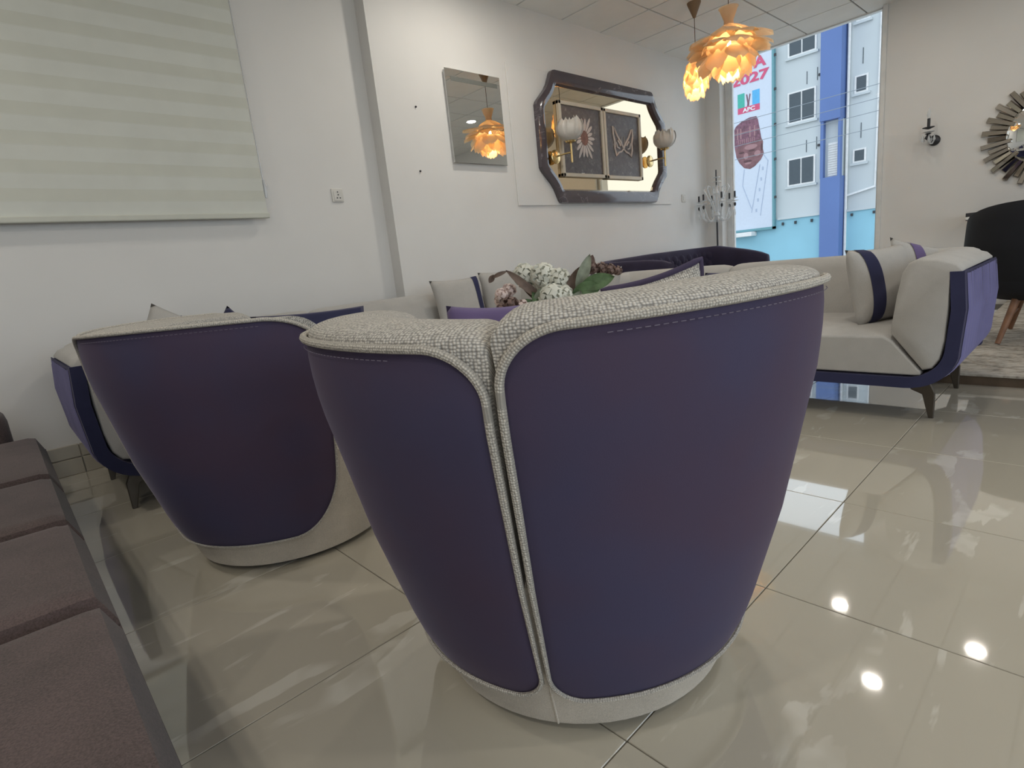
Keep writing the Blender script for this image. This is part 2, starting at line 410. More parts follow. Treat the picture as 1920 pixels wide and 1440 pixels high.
    for x, z, y in ((-9.85, 4.85, Y0), (-9.85, 7.9, Y0), (-7.5, 4.9, Y0+.5), (-7.5, 8.0, Y0+.5)): part('outlet_cap', MB().box(x-.05, x+.05, y-.06, y, z-.05, z+.05), M['darkmetal'])
    part('door', MB().box(-7.15, -6.3, Y0+.38, Y0+.45, -1.6, .75), M['alu'])
    ac = tag(MB().box(-14.4, -12.78, Y0-.7, Y0-.04, 1.02, 1.24).build('door_canopy', M['white'], smooth=False, bevel=.03), 'small white canopy below the campaign banner', 'canopy')
    # banner
    yb = Y0-.25
    t = thing('campaign_banner', 'tall white campaign banner with 2027 lettering and a portrait', 'banner', (-12.9, yb, 1.3))
    T = Matrix.Translation((12.9, -yb, -1.3))
    def bp(name, mb, mat, parent=t):
        o = mb.build(name, mat, parent, smooth=False); o.matrix_parent_inverse = T; return o
    M['ban'] = plain('banner_vinyl', (.60, .66, .76, 1), .6, .02)
    M['banframe'] = plain('banner_frame_paint', (.14, .32, .36, 1), .6)
    M['pred'] = plain('print_red', (.62, .09, .19, 1), .6); M['pgreen'] = plain('print_green', (.06, .42, .34, 1), .6)
    M['pblue'] = plain('print_blue', (.10, .42, .74, 1), .6); M['pnavy'] = plain('print_navy', (.05, .06, .2, 1), .6)
    M['pwhite'] = plain('print_white', (.8, .82, .86, 1), .6)
    M['pcap'] = plain('print_cap', (.19, .085, .12, 1), .6, .35, 9); M['pface'] = plain('print_face', (.20, .095, .105, 1), .6, .25, 5)
    M['pface2'] = plain('print_face_light', (.36, .20, .21, 1), .6); M['pface3'] = plain('print_face_dark', (.10, .045, .05, 1), .6)
    M['pline'] = plain('print_line', (.40, .47, .60, 1), .6)
    bp('banner_sheet', MB().box(-14.25, -11.9, yb, yb+.05, 1.38, 11.2), M['ban'])
    bp('banner_frame', MB().box(-11.9, -11.80, yb-.02, yb+.2, 1.26, 11.2), M['banframe'])
    bp('banner_frame', MB().box(-14.25, -11.80, yb-.02, yb+.2, 1.26, 1.38), M['banframe'])
    for z in (2.8, 4.6, 6.2, 7.8, 9.3): bp('frame_clip', MB().box(-11.80, -11.70, yb-.03, yb+.02, z-.06, z+.06), M['darkmetal'])
    def text(s, x0, x1, z0, z1, mat, y=yb-.012, bold=.02):
        cu = bpy.data.curves.new('txt', 'FONT'); cu.body = s; cu.extrude = .006; cu.offset = bold; cu.resolution_u = 4
        o = bpy.data.objects.new('txt', cu); col.objects.link(o)
        dg = bpy.context.evaluated_depsgraph_get(); me = bpy.data.meshes.new_from_object(o.evaluated_get(dg)); bpy.data.objects.remove(o)
        xs = [v.co.x for v in me.vertices]; ys = [v.co.y for v in me.vertices]
        ax, bx, ay, by = min(xs), max(xs), min(ys), max(ys)
        for v in me.vertices:
            v.co = Vector((x0+(v.co.x-ax)/(bx-ax)*(x1-x0), y-v.co.z, z0+(v.co.y-ay)/(by-ay)*(z1-z0)))
        me.name = 'lettering'; ob = link('lettering', me, mat, t); ob.matrix_parent_inverse = T; return ob
    text('2027', -13.9, -12.02, 8.40, 8.86, M['pred'], bold=.035)
    text('4', -13.22, -12.84, 9.0, 9.46, M['pnavy'], bold=.03); text('A', -12.78, -12.16, 9.0, 9.5, M['pred'], bold=.035)
    def pbox(name, x0, x1, z0, z1, mat, d=.008): return bp(name, MB().box(x0, x1, yb-d, yb, z0, z1), mat)
    pbox('logo_green_panel', -13.59, -13.24, 7.36, 8.02, M['pgreen'])
    pbox('logo_blue_panel', -12.85, -12.49, 7.36, 8.02, M['pblue'])
    pbox('logo_red_bar', -13.59, -12.49, 7.08, 7.36, M['pred'])
    bp('logo_broom', MB().prism([(-13.16, 7.92), (-13.10, 7.93), (-13.05, 7.6), (-12.99, 7.93), (-12.93, 7.9), (-13.0, 7.55), (-13.02, 7.36), (-13.12, 7.36), (-13.10, 7.5)], 'y', yb-.008, yb), M['pcap'])
    text('APC', -13.34, -12.72, 7.12, 7.31, M['pwhite'], yb-.016, .03)
    cap = bp('portrait_cap', MB().prism([(-13.86, 6.28), (-13.7, 6.55), (-13.4, 6.72), (-13.0, 6.82), (-12.66, 6.80), (-12.58, 6.62), (-12.42, 5.72), (-12.8, 5.66), (-13.3, 5.60), (-13.77, 5.46), (-13.82, 5.9)], 'y', yb-.012, yb), M['pcap'])
    face = bp('portrait_face', MB().prism([(-13.77, 5.46), (-13.3, 5.60), (-12.8, 5.66), (-12.42, 5.72), (-12.34, 5.55), (-12.36, 5.25), (-12.30, 4.98), (-12.45, 4.72), (-12.75, 4.46), (-13.0, 4.36), (-13.3, 4.46), (-13.55, 4.75), (-13.70, 5.05)], 'y', yb-.009, yb), M['pface'])
    for x in (-13.62, -13.45, -12.98, -12.75): pbox('cap_stripe', x-.03, x+.03, 5.9, 6.4, M['pface2'], .016)
    for k in range(9): pbox('cap_stripe', -13.58+k*.1, -13.55+k*.1, 5.66, 5.86, M['pface2'], .016)
    pbox('cap_cord', -13.8, -12.5, 6.18, 6.21, M['pface2'], .017)
    def blob(name, x, z, rx, rz, mat, d):
        bp(name, MB().prism([(x+rx*cos(a*pi/8), z+rz*sin(a*pi/8)) for a in range(16)], 'y', yb-d, yb), mat)
    blob('face_shading', -12.95, 5.42, .33, .12, M['pface2'], .011); blob('face_shading', -13.2, 5.02, .12, .16, M['pface2'], .011)
    blob('eye_shading', -13.42, 5.22, .14, .05, M['pface3'], .013); blob('eye_shading', -12.9, 5.24, .16, .05, M['pface3'], .013)
    blob('mouth_shading', -13.12, 4.76, .22, .05, M['pface3'], .013); blob('face_shading', -13.1, 4.66, .16, .05, M['pface2'], .012)
    blob('ear_shading', -12.40, 5.30, .05, .18, M['pface3'], .013); blob('face_shading', -12.62, 5.05, .16, .14, M['pface2'], .011)
    for p, q in (((-12.33, 4.95), (-12.1, 4.6)), ((-12.1, 4.6), (-12.5, 2.0)), ((-12.5, 4.5), (-12.95, 2.2)), ((-13.3, 4.4), (-13.4, 3.6)), ((-13.4, 3.6), (-12.95, 2.4))):
        bp('garment_line', MB().tube([(p[0], yb-.005, p[1]), (q[0], yb-.005, q[1])], .016, 6), M['pline'])
    for k in range(5): pbox('garment_emblem', -12.4-.085*k, -12.32-.085*k, 4.2-.5*k, 4.36-.5*k, M['pline'])
    # overhead wires
    M['wire'] = plain('wire', (.25, .29, .33, 1), .6)
    for k, (za, zb) in enumerate(((6.62, 6.9), (5.95, 6.35), (5.35, 5.85), (4.75, 5.15))):
        pts = [(-22+i*1.0, 22.0, (za+(zb-za)*i/20)*.73+.25 - .0012*(i-10)**2*0) for i in range(21)]
        tag(MB().tube(pts, .010, 6).build('overhead_wire', M['wire']), ['topmost', 'second highest', 'third highest', 'lowest'][k]+' overhead wire crossing in front of the office building', 'wire', 'overhead street wires')
street()

# ------------------------------------------------------------------ tub chairs
RZ = ([.0, .02, .14, .375, .65, .75, .9], [.333, .338, .378, .442, .497, .506, .518])
def rad(z): return lerp(z, *RZ)
def tub_chair(name, label, loc, rz, zl, zr, crest=.045, pipe=.0068):
    """back is local -Y. zl / zr: rim height of the left / right half seen from behind"""
    t = thing(name, label, 'chair', loc, rz, 'two-tone swivel tub chairs')
    MB().lathe([(.29, 0), (.30, .02), (.28, .024)], 48).build('plinth', M['plinth'], t)
    dr = [(rad(z)-.012, z) for z in (.02, .024, .06, .1, .14, .2, .26, .32, .37)]
    dr = [(dr[0][0]-.01, .018)] + dr + [(.40, .385), (.36, .39)]
    MB().lathe(dr, 64).build('base_drum', M['base'], t)
    MB().tube([(0, -(rad(z)-.0115), z) for z in (.02, .06, .1, .14, .18)], .0022, 6).build('base_seam', M['base'], t)
    # seat
    MB().lathe([(.05, .36), (.36, .36), (.385, .385), (.39, .42), (.37, .445), (.30, .46), (.15, .465), (.01, .466)], 48).build('seat_cushion', M['boucle'], t)
    T1 = radians(100)
    for sgn, zt in ((-1, zl), (1, zr)):
        gap = .004
        A = .46*(T1)
        def ends(m):          # m metres from seam along the back
            return m, A-m
        def pos(tt, r, z): return (sgn*(r*sin(tt)+0), -r*cos(tt), z)
        # ---- upholstered boucle body
        NT_, NP = 56, 40
        def sect(tt):
            m = tt*.46; a, b = m, A-m
            fa = sqrt(max(0, 1-(1-min(a, .045)/.045)**2)); fb = sqrt(max(0, 1-(1-min(b, .09)/.09)**2))
            arch = .010*sin(pi*min(1, max(0, m/A)))
            z_r = zt-.004+arch-.016*(1-fa)-.10*(1-fb)
            wth = .19*(.80+.20*fa)*(.45+.55*fb)
            hz = crest*(.55+.45*fa)*(.3+.7*fb)
            pts = []
            for k in range(9):
                zb_ = .14+.26*max(0, 1-b/.26)**.8; z = zb_+(z_r-zb_)*k/8; pts.append((rad(z)-.008, z))
            ro = rad(z_r)-.008
            for k in range(1, 15):
                ph = pi*k/15
                s_ = sin(ph)**.8
                pts.append((ro-wth/2+wth/2*cos(ph), z_r+hz*s_ - .015*(k/15)))
            ri = ro-wth
            for k in range(7):
                z = z_r-.02+(.40-z_r+.02)*k/6; pts.append((max(.2, ri-.10*(k/6)), z))
            pts.append((rad(.3)-.05, max(.30, zb_))); pts.append((rad(.2)-.03, zb_))
            return pts
        secs = []; ts = []
        for i in range(NT_+1):
            x = i/NT_; x = .5-.5*cos(pi*x)*(.6+.4*abs(cos(pi*x))); tt = .0+T1*x; ts.append(tt); secs.append(sect(tt))
        mb = MB(); n = len(secs[0]); v = []; uv = []
        for tt, s_ in zip(ts, secs):
            L = 0
            for k, (r, z) in enumerate(s_):
                if k: L += math.hypot(r-s_[k-1][0], z-s_[k-1][1])
                x, y, z = pos(tt, r, z)
                a, b = tt*.46, A-tt*.46
                x += sgn*gap*.5
                if tt < .12: x += sgn*.006*(1-tt/.12)*(1 if z < zt-.04 else .2)
                v.append((x, y, z)); uv.append((tt*.47, L))
        f = []
        for i in range(NT_):
            for k in range(n):
                a = i*n+k; b = i*n+(k+1) % n; c = (i+1)*n+(k+1) % n; d = (i+1)*n+k
                f.append((a, b, c, d))
        f.append(tuple(range(n))); f.append(tuple(NT_*n+k for k in range(n)))
        mb.add(v, f, uv); body = mb.build('back_cushion', M['boucle'], t, ang=60)
        # ---- navy outer panel with rounded corners
        zb = .112; o_s = .0098
        def bounds(m):
            def cr(d, hx, hz): return 0 if d >= hx else hz*(1-sqrt(max(0, 1-(1-d/hx)**2)))
            a, b = m-o_s, (A-.012)-m
            arch = .010*sin(pi*min(1, max(0, m/A)))
            hi = zt+arch-.004-cr(a, .082, .078)-cr(b, .15, .12)
            lo = zb+cr(a, .075, .06)+cr(b, .17, .20)
            return lo, hi
        def seamx(m, z):   # gap closes a little towards the base
            return m-.002*max(0, (zt-z)/zt)*max(0, 1-(m-o_s)/.06)
        NU = 60; ms = [o_s+(A-.012-o_s)*(.5-.5*cos(pi*i/NU)) for i in range(NU+1)]
        def pt(m, z, off=.0045):
            mm = seamx(m, z); r = rad(z)+off; return pos(mm/.46, r, z)
        pm = MB(); v = []; uv = []; NV = 18
        for m in ms:
            lo, hi = bounds(m)
            for j in range(NV+1):
                z = lo+(hi-lo)*j/NV
                e = min(1, min(j, NV-j)/2.0, (m-o_s)/.02+.0, (A-.012-m)/.02)
                v.append(pt(m, z, -.002+.007*sqrt(max(0, e)))); uv.append((m, z))
        f = [(i*(NV+1)+j, (i+1)*(NV+1)+j, (i+1)*(NV+1)+j+1, i*(NV+1)+j+1) for i in range(NU) for j in range(NV)]
        pan = pm.add(v, f, uv).build('outer_panel', M['navy'], t, ang=70)
        # piping around the panel
        path = [pt(m, bounds(m)[1], .003) for m in ms]
        lo, hi = bounds(ms[-1]); path += [pt(ms[-1], hi+(lo-hi)*k/14, .003) for k in range(1, 14)]
        path += [pt(m, bounds(m)[0], .003) for m in reversed(ms)]
        lo, hi = bounds(ms[0]); path += [pt(ms[0], lo+(hi-lo)*k/24, .003) for k in range(1, 24)]
        nn = len(path); i_top = len(ms)
        rr = []
        for p in path: rr.append(pipe if p[2] > .55 else pipe*(.55+.45*max(0, (p[2]-.11)/.44)))
        MB().tube(path, rr, 8, True).build('piping', M['boucle_fine'], t, ang=80)
        # stitch line below the top piping
        st = MB(); prev = None
        for k in range(46):
            m0 = .14+k*(A-.30)/46; m1 = m0+(A-.30)/46*.6
            st.tube([pt(m0, bounds(m0)[1]-.017, .0052), pt(m1, bounds(m1)[1]-.017, .0052)], .0007, 4)
        s_o = st.build('top_stitching', M['thread'], pan)
    return t
chair1 = tub_chair('tub_chair', 'navy velvet tub chair with knitted top in the foreground, split at the back', (-.814, .882, 0), radians(32.5), .772, .791, .034)
chair2 = tub_chair('tub_chair', 'darker navy tub chair to the left, behind the foreground chair and near the brown sofa', (-2.01, .673, 0), radians(-8.5), .795, .795, .006, .0055)

# ------------------------------------------------------------------ cushions
def pillow_fn(w_, h_, th, u, v, s, off=0.0):
    ku = 1-.07*(1-v*v); kv = 1-.07*(1-u*u)
    t_ = th/2*((1-abs(u)**2.6)*(1-abs(v)**2.6))**.55 + off
    return (w_/2*u*ku, s*t_, h_/2*v*kv)
def pillow(name, label, loc, rot, w_, h_, th, mat, stripe=None, smat=None, rim=None, group='scatter cushions'):
    """pillow standing in local XZ, origin at its centre; stripe = (u0,u1)"""
    o = None; mb = MB(); N = 18
    for s in (-1, 1):
        mb.grid(lambda a, b: ((lambda p: (p, (p[0], p[2])))(pillow_fn(w_, h_, th, 2*a-1, 2*b-1, s))), N, N)
    t = mb.build(name, mat, None, ang=70)
    bm = bmesh.new(); bm.from_mesh(t.data); bmesh.ops.remove_doubles(bm, verts=bm.verts, dist=1e-5); bmesh.ops.recalc_face_normals(bm, faces=bm.faces); bm.to_mesh(t.data); bm.free()
    t.location = loc; t.rotation_euler = rot
    tag(t, label, 'cushion', group)
    if stripe:
        sm = MB()
        for s in (-1, 1):
            sm.grid(lambda a, b: ((lambda p: (p, (p[0], p[2])))(pillow_fn(w_, h_*1.01, th, stripe[0]+(stripe[1]-stripe[0])*a, 2*b-1, s, .0035))), 6, 20)
        sm.build('stripe', smat, t, ang=70)
    if rim:
        pth = []
        for k in range(80):
            a = k/80*4
            if a < 1: u, v = -1+2*a, 1
            elif a < 2: u, v = 1, 1-2*(a-1)
            elif a < 3: u, v = 1-2*(a-2), -1
            else: u, v = -1, -1+2*(a-3)
            pth.append(pillow_fn(w_, h_, th, u, v, 1))
        MB().tube(pth, rim, 8, True).build('border_piping', smat, t, ang=80)
    return t

# ------------------------------------------------------------------ two-tone sofas
def sofa(name, label, loc, rz, L, seams, D=.92):
    """faces local -Y, front at y=0, centred on x; seams: x of the joints of the back cushions"""
    t = thing(name, label, 'sofa', loc, rz, 'grey and navy sofas')
    H = L/2
    def prof(o, n=10):      # outer contour of the U shell in (x,z) shifted inwards by o
        p = [(-H+.0+o, .657)]
        p += [(-H-.012+o, .50), (-H+.0+o, .34)]
        R = .17-o*.7; cx, cz = -H+.185, .155+o+R
        for k in range(1, n+1):
            a = pi+ (pi/2)*k/n; p.append((cx+R*cos(a)*(.185-o)/R, cz+R*sin(a)))
        return p
    out = prof(0); inn = prof(.048)
    full_o = out+[(-x, z) for x, z in reversed(out)]; full_i = inn+[(-x, z) for x, z in reversed(inn)]
    n = len(full_o); NY = 34
    sh = MB(); v = []
    for i in range(NY+1):
        y = D*i/NY; gr = .004*abs(sin(pi*i/2)) if 2 < i < NY-1 else 0
        lift = .035 if y > .10 else .035*y/.10
        for x, z in full_o:
            zz = z + (lift if z < .25 and abs(x) < H-.12 else 0); tz = .03*max(0, (y-D+.08)/.08) if z > .6 else 0
            v.append((x*(1+ (gr if z > .3 else 0)/H), y, zz-tz*.5))
    for i in range(2):
        y = .0 if i == 0 else D
        for x, z in full_i: v.append((x, y, z))
    f = []
    for i in range(NY):
        for k in range(n-1): f.append((i*n+k, i*n+k+1, (i+1)*n+k+1, (i+1)*n+k))
    b0 = (NY+1)*n; b1 = b0+n
    for k in range(n-1):
        f.append((k, b0+k, b0+k+1, k+1)); f.append((b0+k, b1+k, b1+k+1, b0+k+1)); f.append((NY*n+k, NY*n+k+1, b1+k+1, b1+k))
    f.append((0, b0, b1, NY*n)) ; f.append((n-1, NY*n+n-1, b1+n-1, b0+n-1))
    shell = sh.add(v, f).build('shell', M['navy2'], t, ang=50)
    # channelled outer side panels (ribbed faces, light on them put into a paler colour)
    for sgn in (-1, 1):
        cp = MB(); v = []; NYp = 48
        for i in range(NYp+1):
            y = .05+(D-.07)*i/NYp; g_ = .006*abs(sin(pi*i/4))
            for k, (x, z) in enumerate(out[:9]): v.append((-sgn*(-(abs(x))-.002-g_)*1.0, y, z-(.012 if k == 0 else 0)-(.04*max(0, (y-D+.12)/.1) if k == 0 else 0)))
        f = [(i*9+k, (i+1)*9+k, (i+1)*9+k+1, i*9+k+1) for i in range(NYp) for k in range(8)]
        cp.add(v, f).build('ribbed_side_panel', M['channel'], t, ang=30)
    # back panel of the shell
    MB().box(-H+.03, H-.03, D-.03, D+.01, .19, .67).build('shell_back', M['navy2'], t, smooth=False, bevel=.02)
    MB().box(-H+.2, H-.2, .06, D-.03, .195, .22).build('underside', M['plinth'], t, smooth=False)
    # seat
    sd = MB(); xs = H-.245
    pol = [(-xs-.115, .212), (-xs-.118, .228), (-xs-.006, .392), (-xs+.03, .412)]
    pol = pol+[(-x, z) for x, z in reversed(pol)]
    v = []; NS = 14; m_ = len(pol)
    for i in range(NS+1):
        y = (D-.2)*i/NS+.008; dz = -.03*(1-min(1, i/3.0))**2
        y2 = y + (.03*(1-min(1, i/2.0)) if False else 0)
        for x, z in pol: v.append((x, y2, z+(dz if z > .35 else 0)))
    f = [(i*m_+k, i*m_+(k+1) % m_, (i+1)*m_+(k+1) % m_, (i+1)*m_+k) for i in range(NS) for k in range(m_)]
    f += [tuple(range(m_)), tuple(NS*m_+k for k in range(m_))]
    sd.add(v, f).build('seat_cushion', M['grey'], t, ang=50, bevel=.018, seg=3)
    # arm cushions
    for sgn in (-1, 1):
        am = [(-H+.004, .668), (-H+.025, .690), (-H+.09, .712), (-H+.16, .718), (-H+.195, .70), (-H+.215, .66), (-H+.232, .56), (-H+.245, .45), (-H+.250, .395), (-H+.125, .232), (-H+.09, .24), (-H+.065, .28), (-H+.05, .36), (-H+.044, .5), (-H+.042, .655), (-H+.004, .66)]
        cx = sum(p[0] for p in am)/len(am); cz = sum(p[1] for p in am)/len(am)
        v = []; NA = 12; m_ = len(am); ys = [0, .006, .02, .045, .09, .2, .35, .5, .62, .7, .76, .80, .82]
        for i, y in enumerate(ys):
            k_ = [.93, .965, .985, .997, 1, 1, 1, 1, 1, 1, 1, .98, .95][i]
            for x, z in am: v.append((-sgn*-1*(cx+(x-cx)*k_)*-1 if False else sgn*-(cx+(x-cx)*k_)*-1, y+.002, cz+(z-cz)*k_))
        f = [(i*m_+k, i*m_+(k+1) % m_, (i+1)*m_+(k+1) % m_, (i+1)*m_+k) for i in range(NA) for k in range(m_)]
        f += [tuple(range(m_)), tuple(NA*m_+k for k in range(m_))]
        MB().add([(x*(1 if sgn < 0 else 1), y, z) for x, y, z in v], f).build('arm_cushion', M['grey'], t, ang=60)
    # back cushions
    xs_ = [-H+.05]+list(seams)+[H-.05]
    bp = [(.62, .40), (.66, .55), (.70, .66), (.735, .705), (.79, .722), (.85, .712), (.885, .68), (.89, .60), (.89, .40)]
    for a, b in zip(xs_[:-1], xs_[1:]):
        v = []; m_ = len(bp); xx = [a, a+.008, a+.03, a+.06, a+.12, (a+b)/2, b-.12, b-.06, b-.03, b-.008, b]; kk = [.80, .88, .95, .985, 1, 1, 1, .985, .95, .88, .80]
        for x, k_ in zip(xx, kk):
            for y, z in bp: v.append((x, .76+(y-.76)*(.5+.5*k_), .40+(z-.40)*(.55+.45*k_) if z > .4 else z))
        f = [(i*m_+k, i*m_+(k+1) % m_, (i+1)*m_+(k+1) % m_, (i+1)*m_+k) for i in range(10) for k in range(m_)]
        f += [tuple(range(m_)), tuple(10*m_+k for k in range(m_))]
        MB().add(v, f).build('back_cushion', M['grey'], t, ang=60)
    # bent blade legs
    for sgn in (-1, 1):
        for y in (.10, D-.22):
            x = sgn*(H-.13)
            MB().prism([(x-sgn*.045, .20 if y > .3 else .165), (x-sgn*.05, .128), (x-sgn*.005, .108), (x+sgn*.022, 0), (x+sgn*.042, 0), (x+sgn*.042, .118), (x+sgn*.02, .20 if y > .3 else .165)][::int(sgn)], 'y', y-.006, y+.012).build('leg', M['leg'], t, smooth=False, bevel=.003)
    return t
RS = (-1.545, 2.87)
sofa_r = sofa('two_tone_sofa', 'grey sofa with navy wrap standing before the tall window', (RS[0], RS[1], 0), 0, 2.30, [-.175])
LS = (-2.735, 1.74)
sofa_l = sofa('two_tone_sofa', 'long grey sofa with navy wrap along the left wall under the mirrors', (LS[0], LS[1], 0), radians(90), 3.12, [-.24, .92])

# scatter cushions
pillow('scatter_cushion', 'grey cushion with one wide navy stripe leaning on the arm of the window sofa', (-.77, 3.24, .585), (radians(-12), 0, radians(69)), .42, .38, .15, M['grey'], (-.74, -.40), M['navy2'])
pillow('scatter_cushion', 'grey cushion with purple stripe tucked behind the navy striped one on the window sofa', (-.66, 3.51, .585), (radians(-18), radians(14), radians(60)), .38, .38, .12, M['grey'], (-.5, -.15), M['plum'])
pillow('scatter_cushion', 'flat navy cushion lying against the backrest of the window sofa', (-1.58, 3.33, .54), (radians(-35), 0, radians(3)), .42, .36, .12, M['navy2'])
pillow('scatter_cushion', 'pale cushion at the far left end of the window sofa, behind the flowers', (-2.60, 3.36, .585), (radians(-18), 0, radians(-20)), .40, .40, .13, M['grey'], (-.75, -.45), M['navy2'])
pillow('scatter_cushion', 'grey cushion with navy stripe on the left sofa beside the flowers', (-3.30, 2.57, .61), (radians(-14), 0, radians(82)), .43, .42, .13, M['grey'], (.62, .86), M['navy2'])
pillow('scatter_cushion', 'long navy cushion leaning on the left sofa behind the two tub chairs', (-3.22, 1.40, .555), (radians(-22), radians(2), radians(88)), .70, .36, .12, M['navy2'])
pillow('scatter_cushion', 'grey cushion with dark stripe peeking over the left tub chair', (-3.28, .68, .60), (radians(-16), radians(30), radians(80)), .40, .40, .15, M['grey'], (-.3, .1), M['navy2'])
pillow('scatter_cushion', 'navy cushion tip showing above the left tub chair', (-3.32, .98, .56), (radians(-16), radians(45), radians(90)), .36, .36, .14, M['navy2'])
pillow('scatter_cushion', 'grey cushion with a dark corner stripe behind the flowers at the sofa corner', (-3.27, 3.02, .62), (radians(-14), 0, radians(66)), .42, .44, .14, M['grey'], (.55, .82), M['navy2'])
pillow('chair_cushion', 'knitted cushion with navy border inside the foreground tub chair', (-.755, 1.215, .638), (radians(10), radians(-11), radians(54)), .25, .36, .11, M['boucle'], None, M['navy'], .008, 'cushions in the foreground chair')
pillow('chair_cushion', 'plum velvet cushion inside the foreground tub chair, next to the flowers', (-1.10, .95, .612), (radians(-10), radians(2), radians(35)), .27, .33, .10, M['plum'], None, None, None, 'cushions in the foreground chair')

# ------------------------------------------------------------------ brown sofa beside the camera
def brown_sofa():
    t = thing('brown_sofa', 'brown fabric sofa with several seat cushions in the lower left corner', 'sofa', (-1.8, -.4, 0))
    T = Matrix.Translation((1.8, .4, 0))
    def p(name, mb, bev, mat=M['brown']):
        o = mb.build(name, mat, t, bevel=bev, seg=4, ang=35); o.matrix_parent_inverse = T; return o
    p('sofa_base', MB().box(-3.16, -.30, -.80, .022, .07, .22), .02)
    xs = [-3.17, -2.33, -1.775, -1.22, -.66, -.28]
    for a, b in zip(xs[:-1], xs[1:]):
        mb = MB()
        def top(u, v):
            x = a+.004+(b-a-.008)*u; y = -.62+.672*v
            ex = min(1, min(u, 1-u)*(b-a)/.045); ey = min(1, min(v, 1-v)*.672/.045)
            rx = sqrt(max(0, 1-(1-ex)**2)); ry = sqrt(max(0, 1-(1-ey)**2))
            z = .285+.072*min(rx, ry)*(.6+.4*max(rx, ry))+.012*sin(pi*u)*sin(pi*v)
            return (x, y, z), (x, y)
        mb.grid(top, 24, 28)
        mb.box(a+.004, b-.004, -.62, .052, .20, .286)
        p('seat_cushion', mb, 0)
    p('backrest', MB().box(-3.17, -.28, -.86, -.60, .20, .70), .08)
    p('armrest', MB().box(-3.50, -3.19, -.86, -.045, .06, .50), .09)
    for x in (-3.0, -.4):
        for y in (-.75, -.05): p('leg', MB().lathe([(.02, 0), (.028, .08)], 12, (x, y, 0)), 0, M['leg'])
brown_sofa()

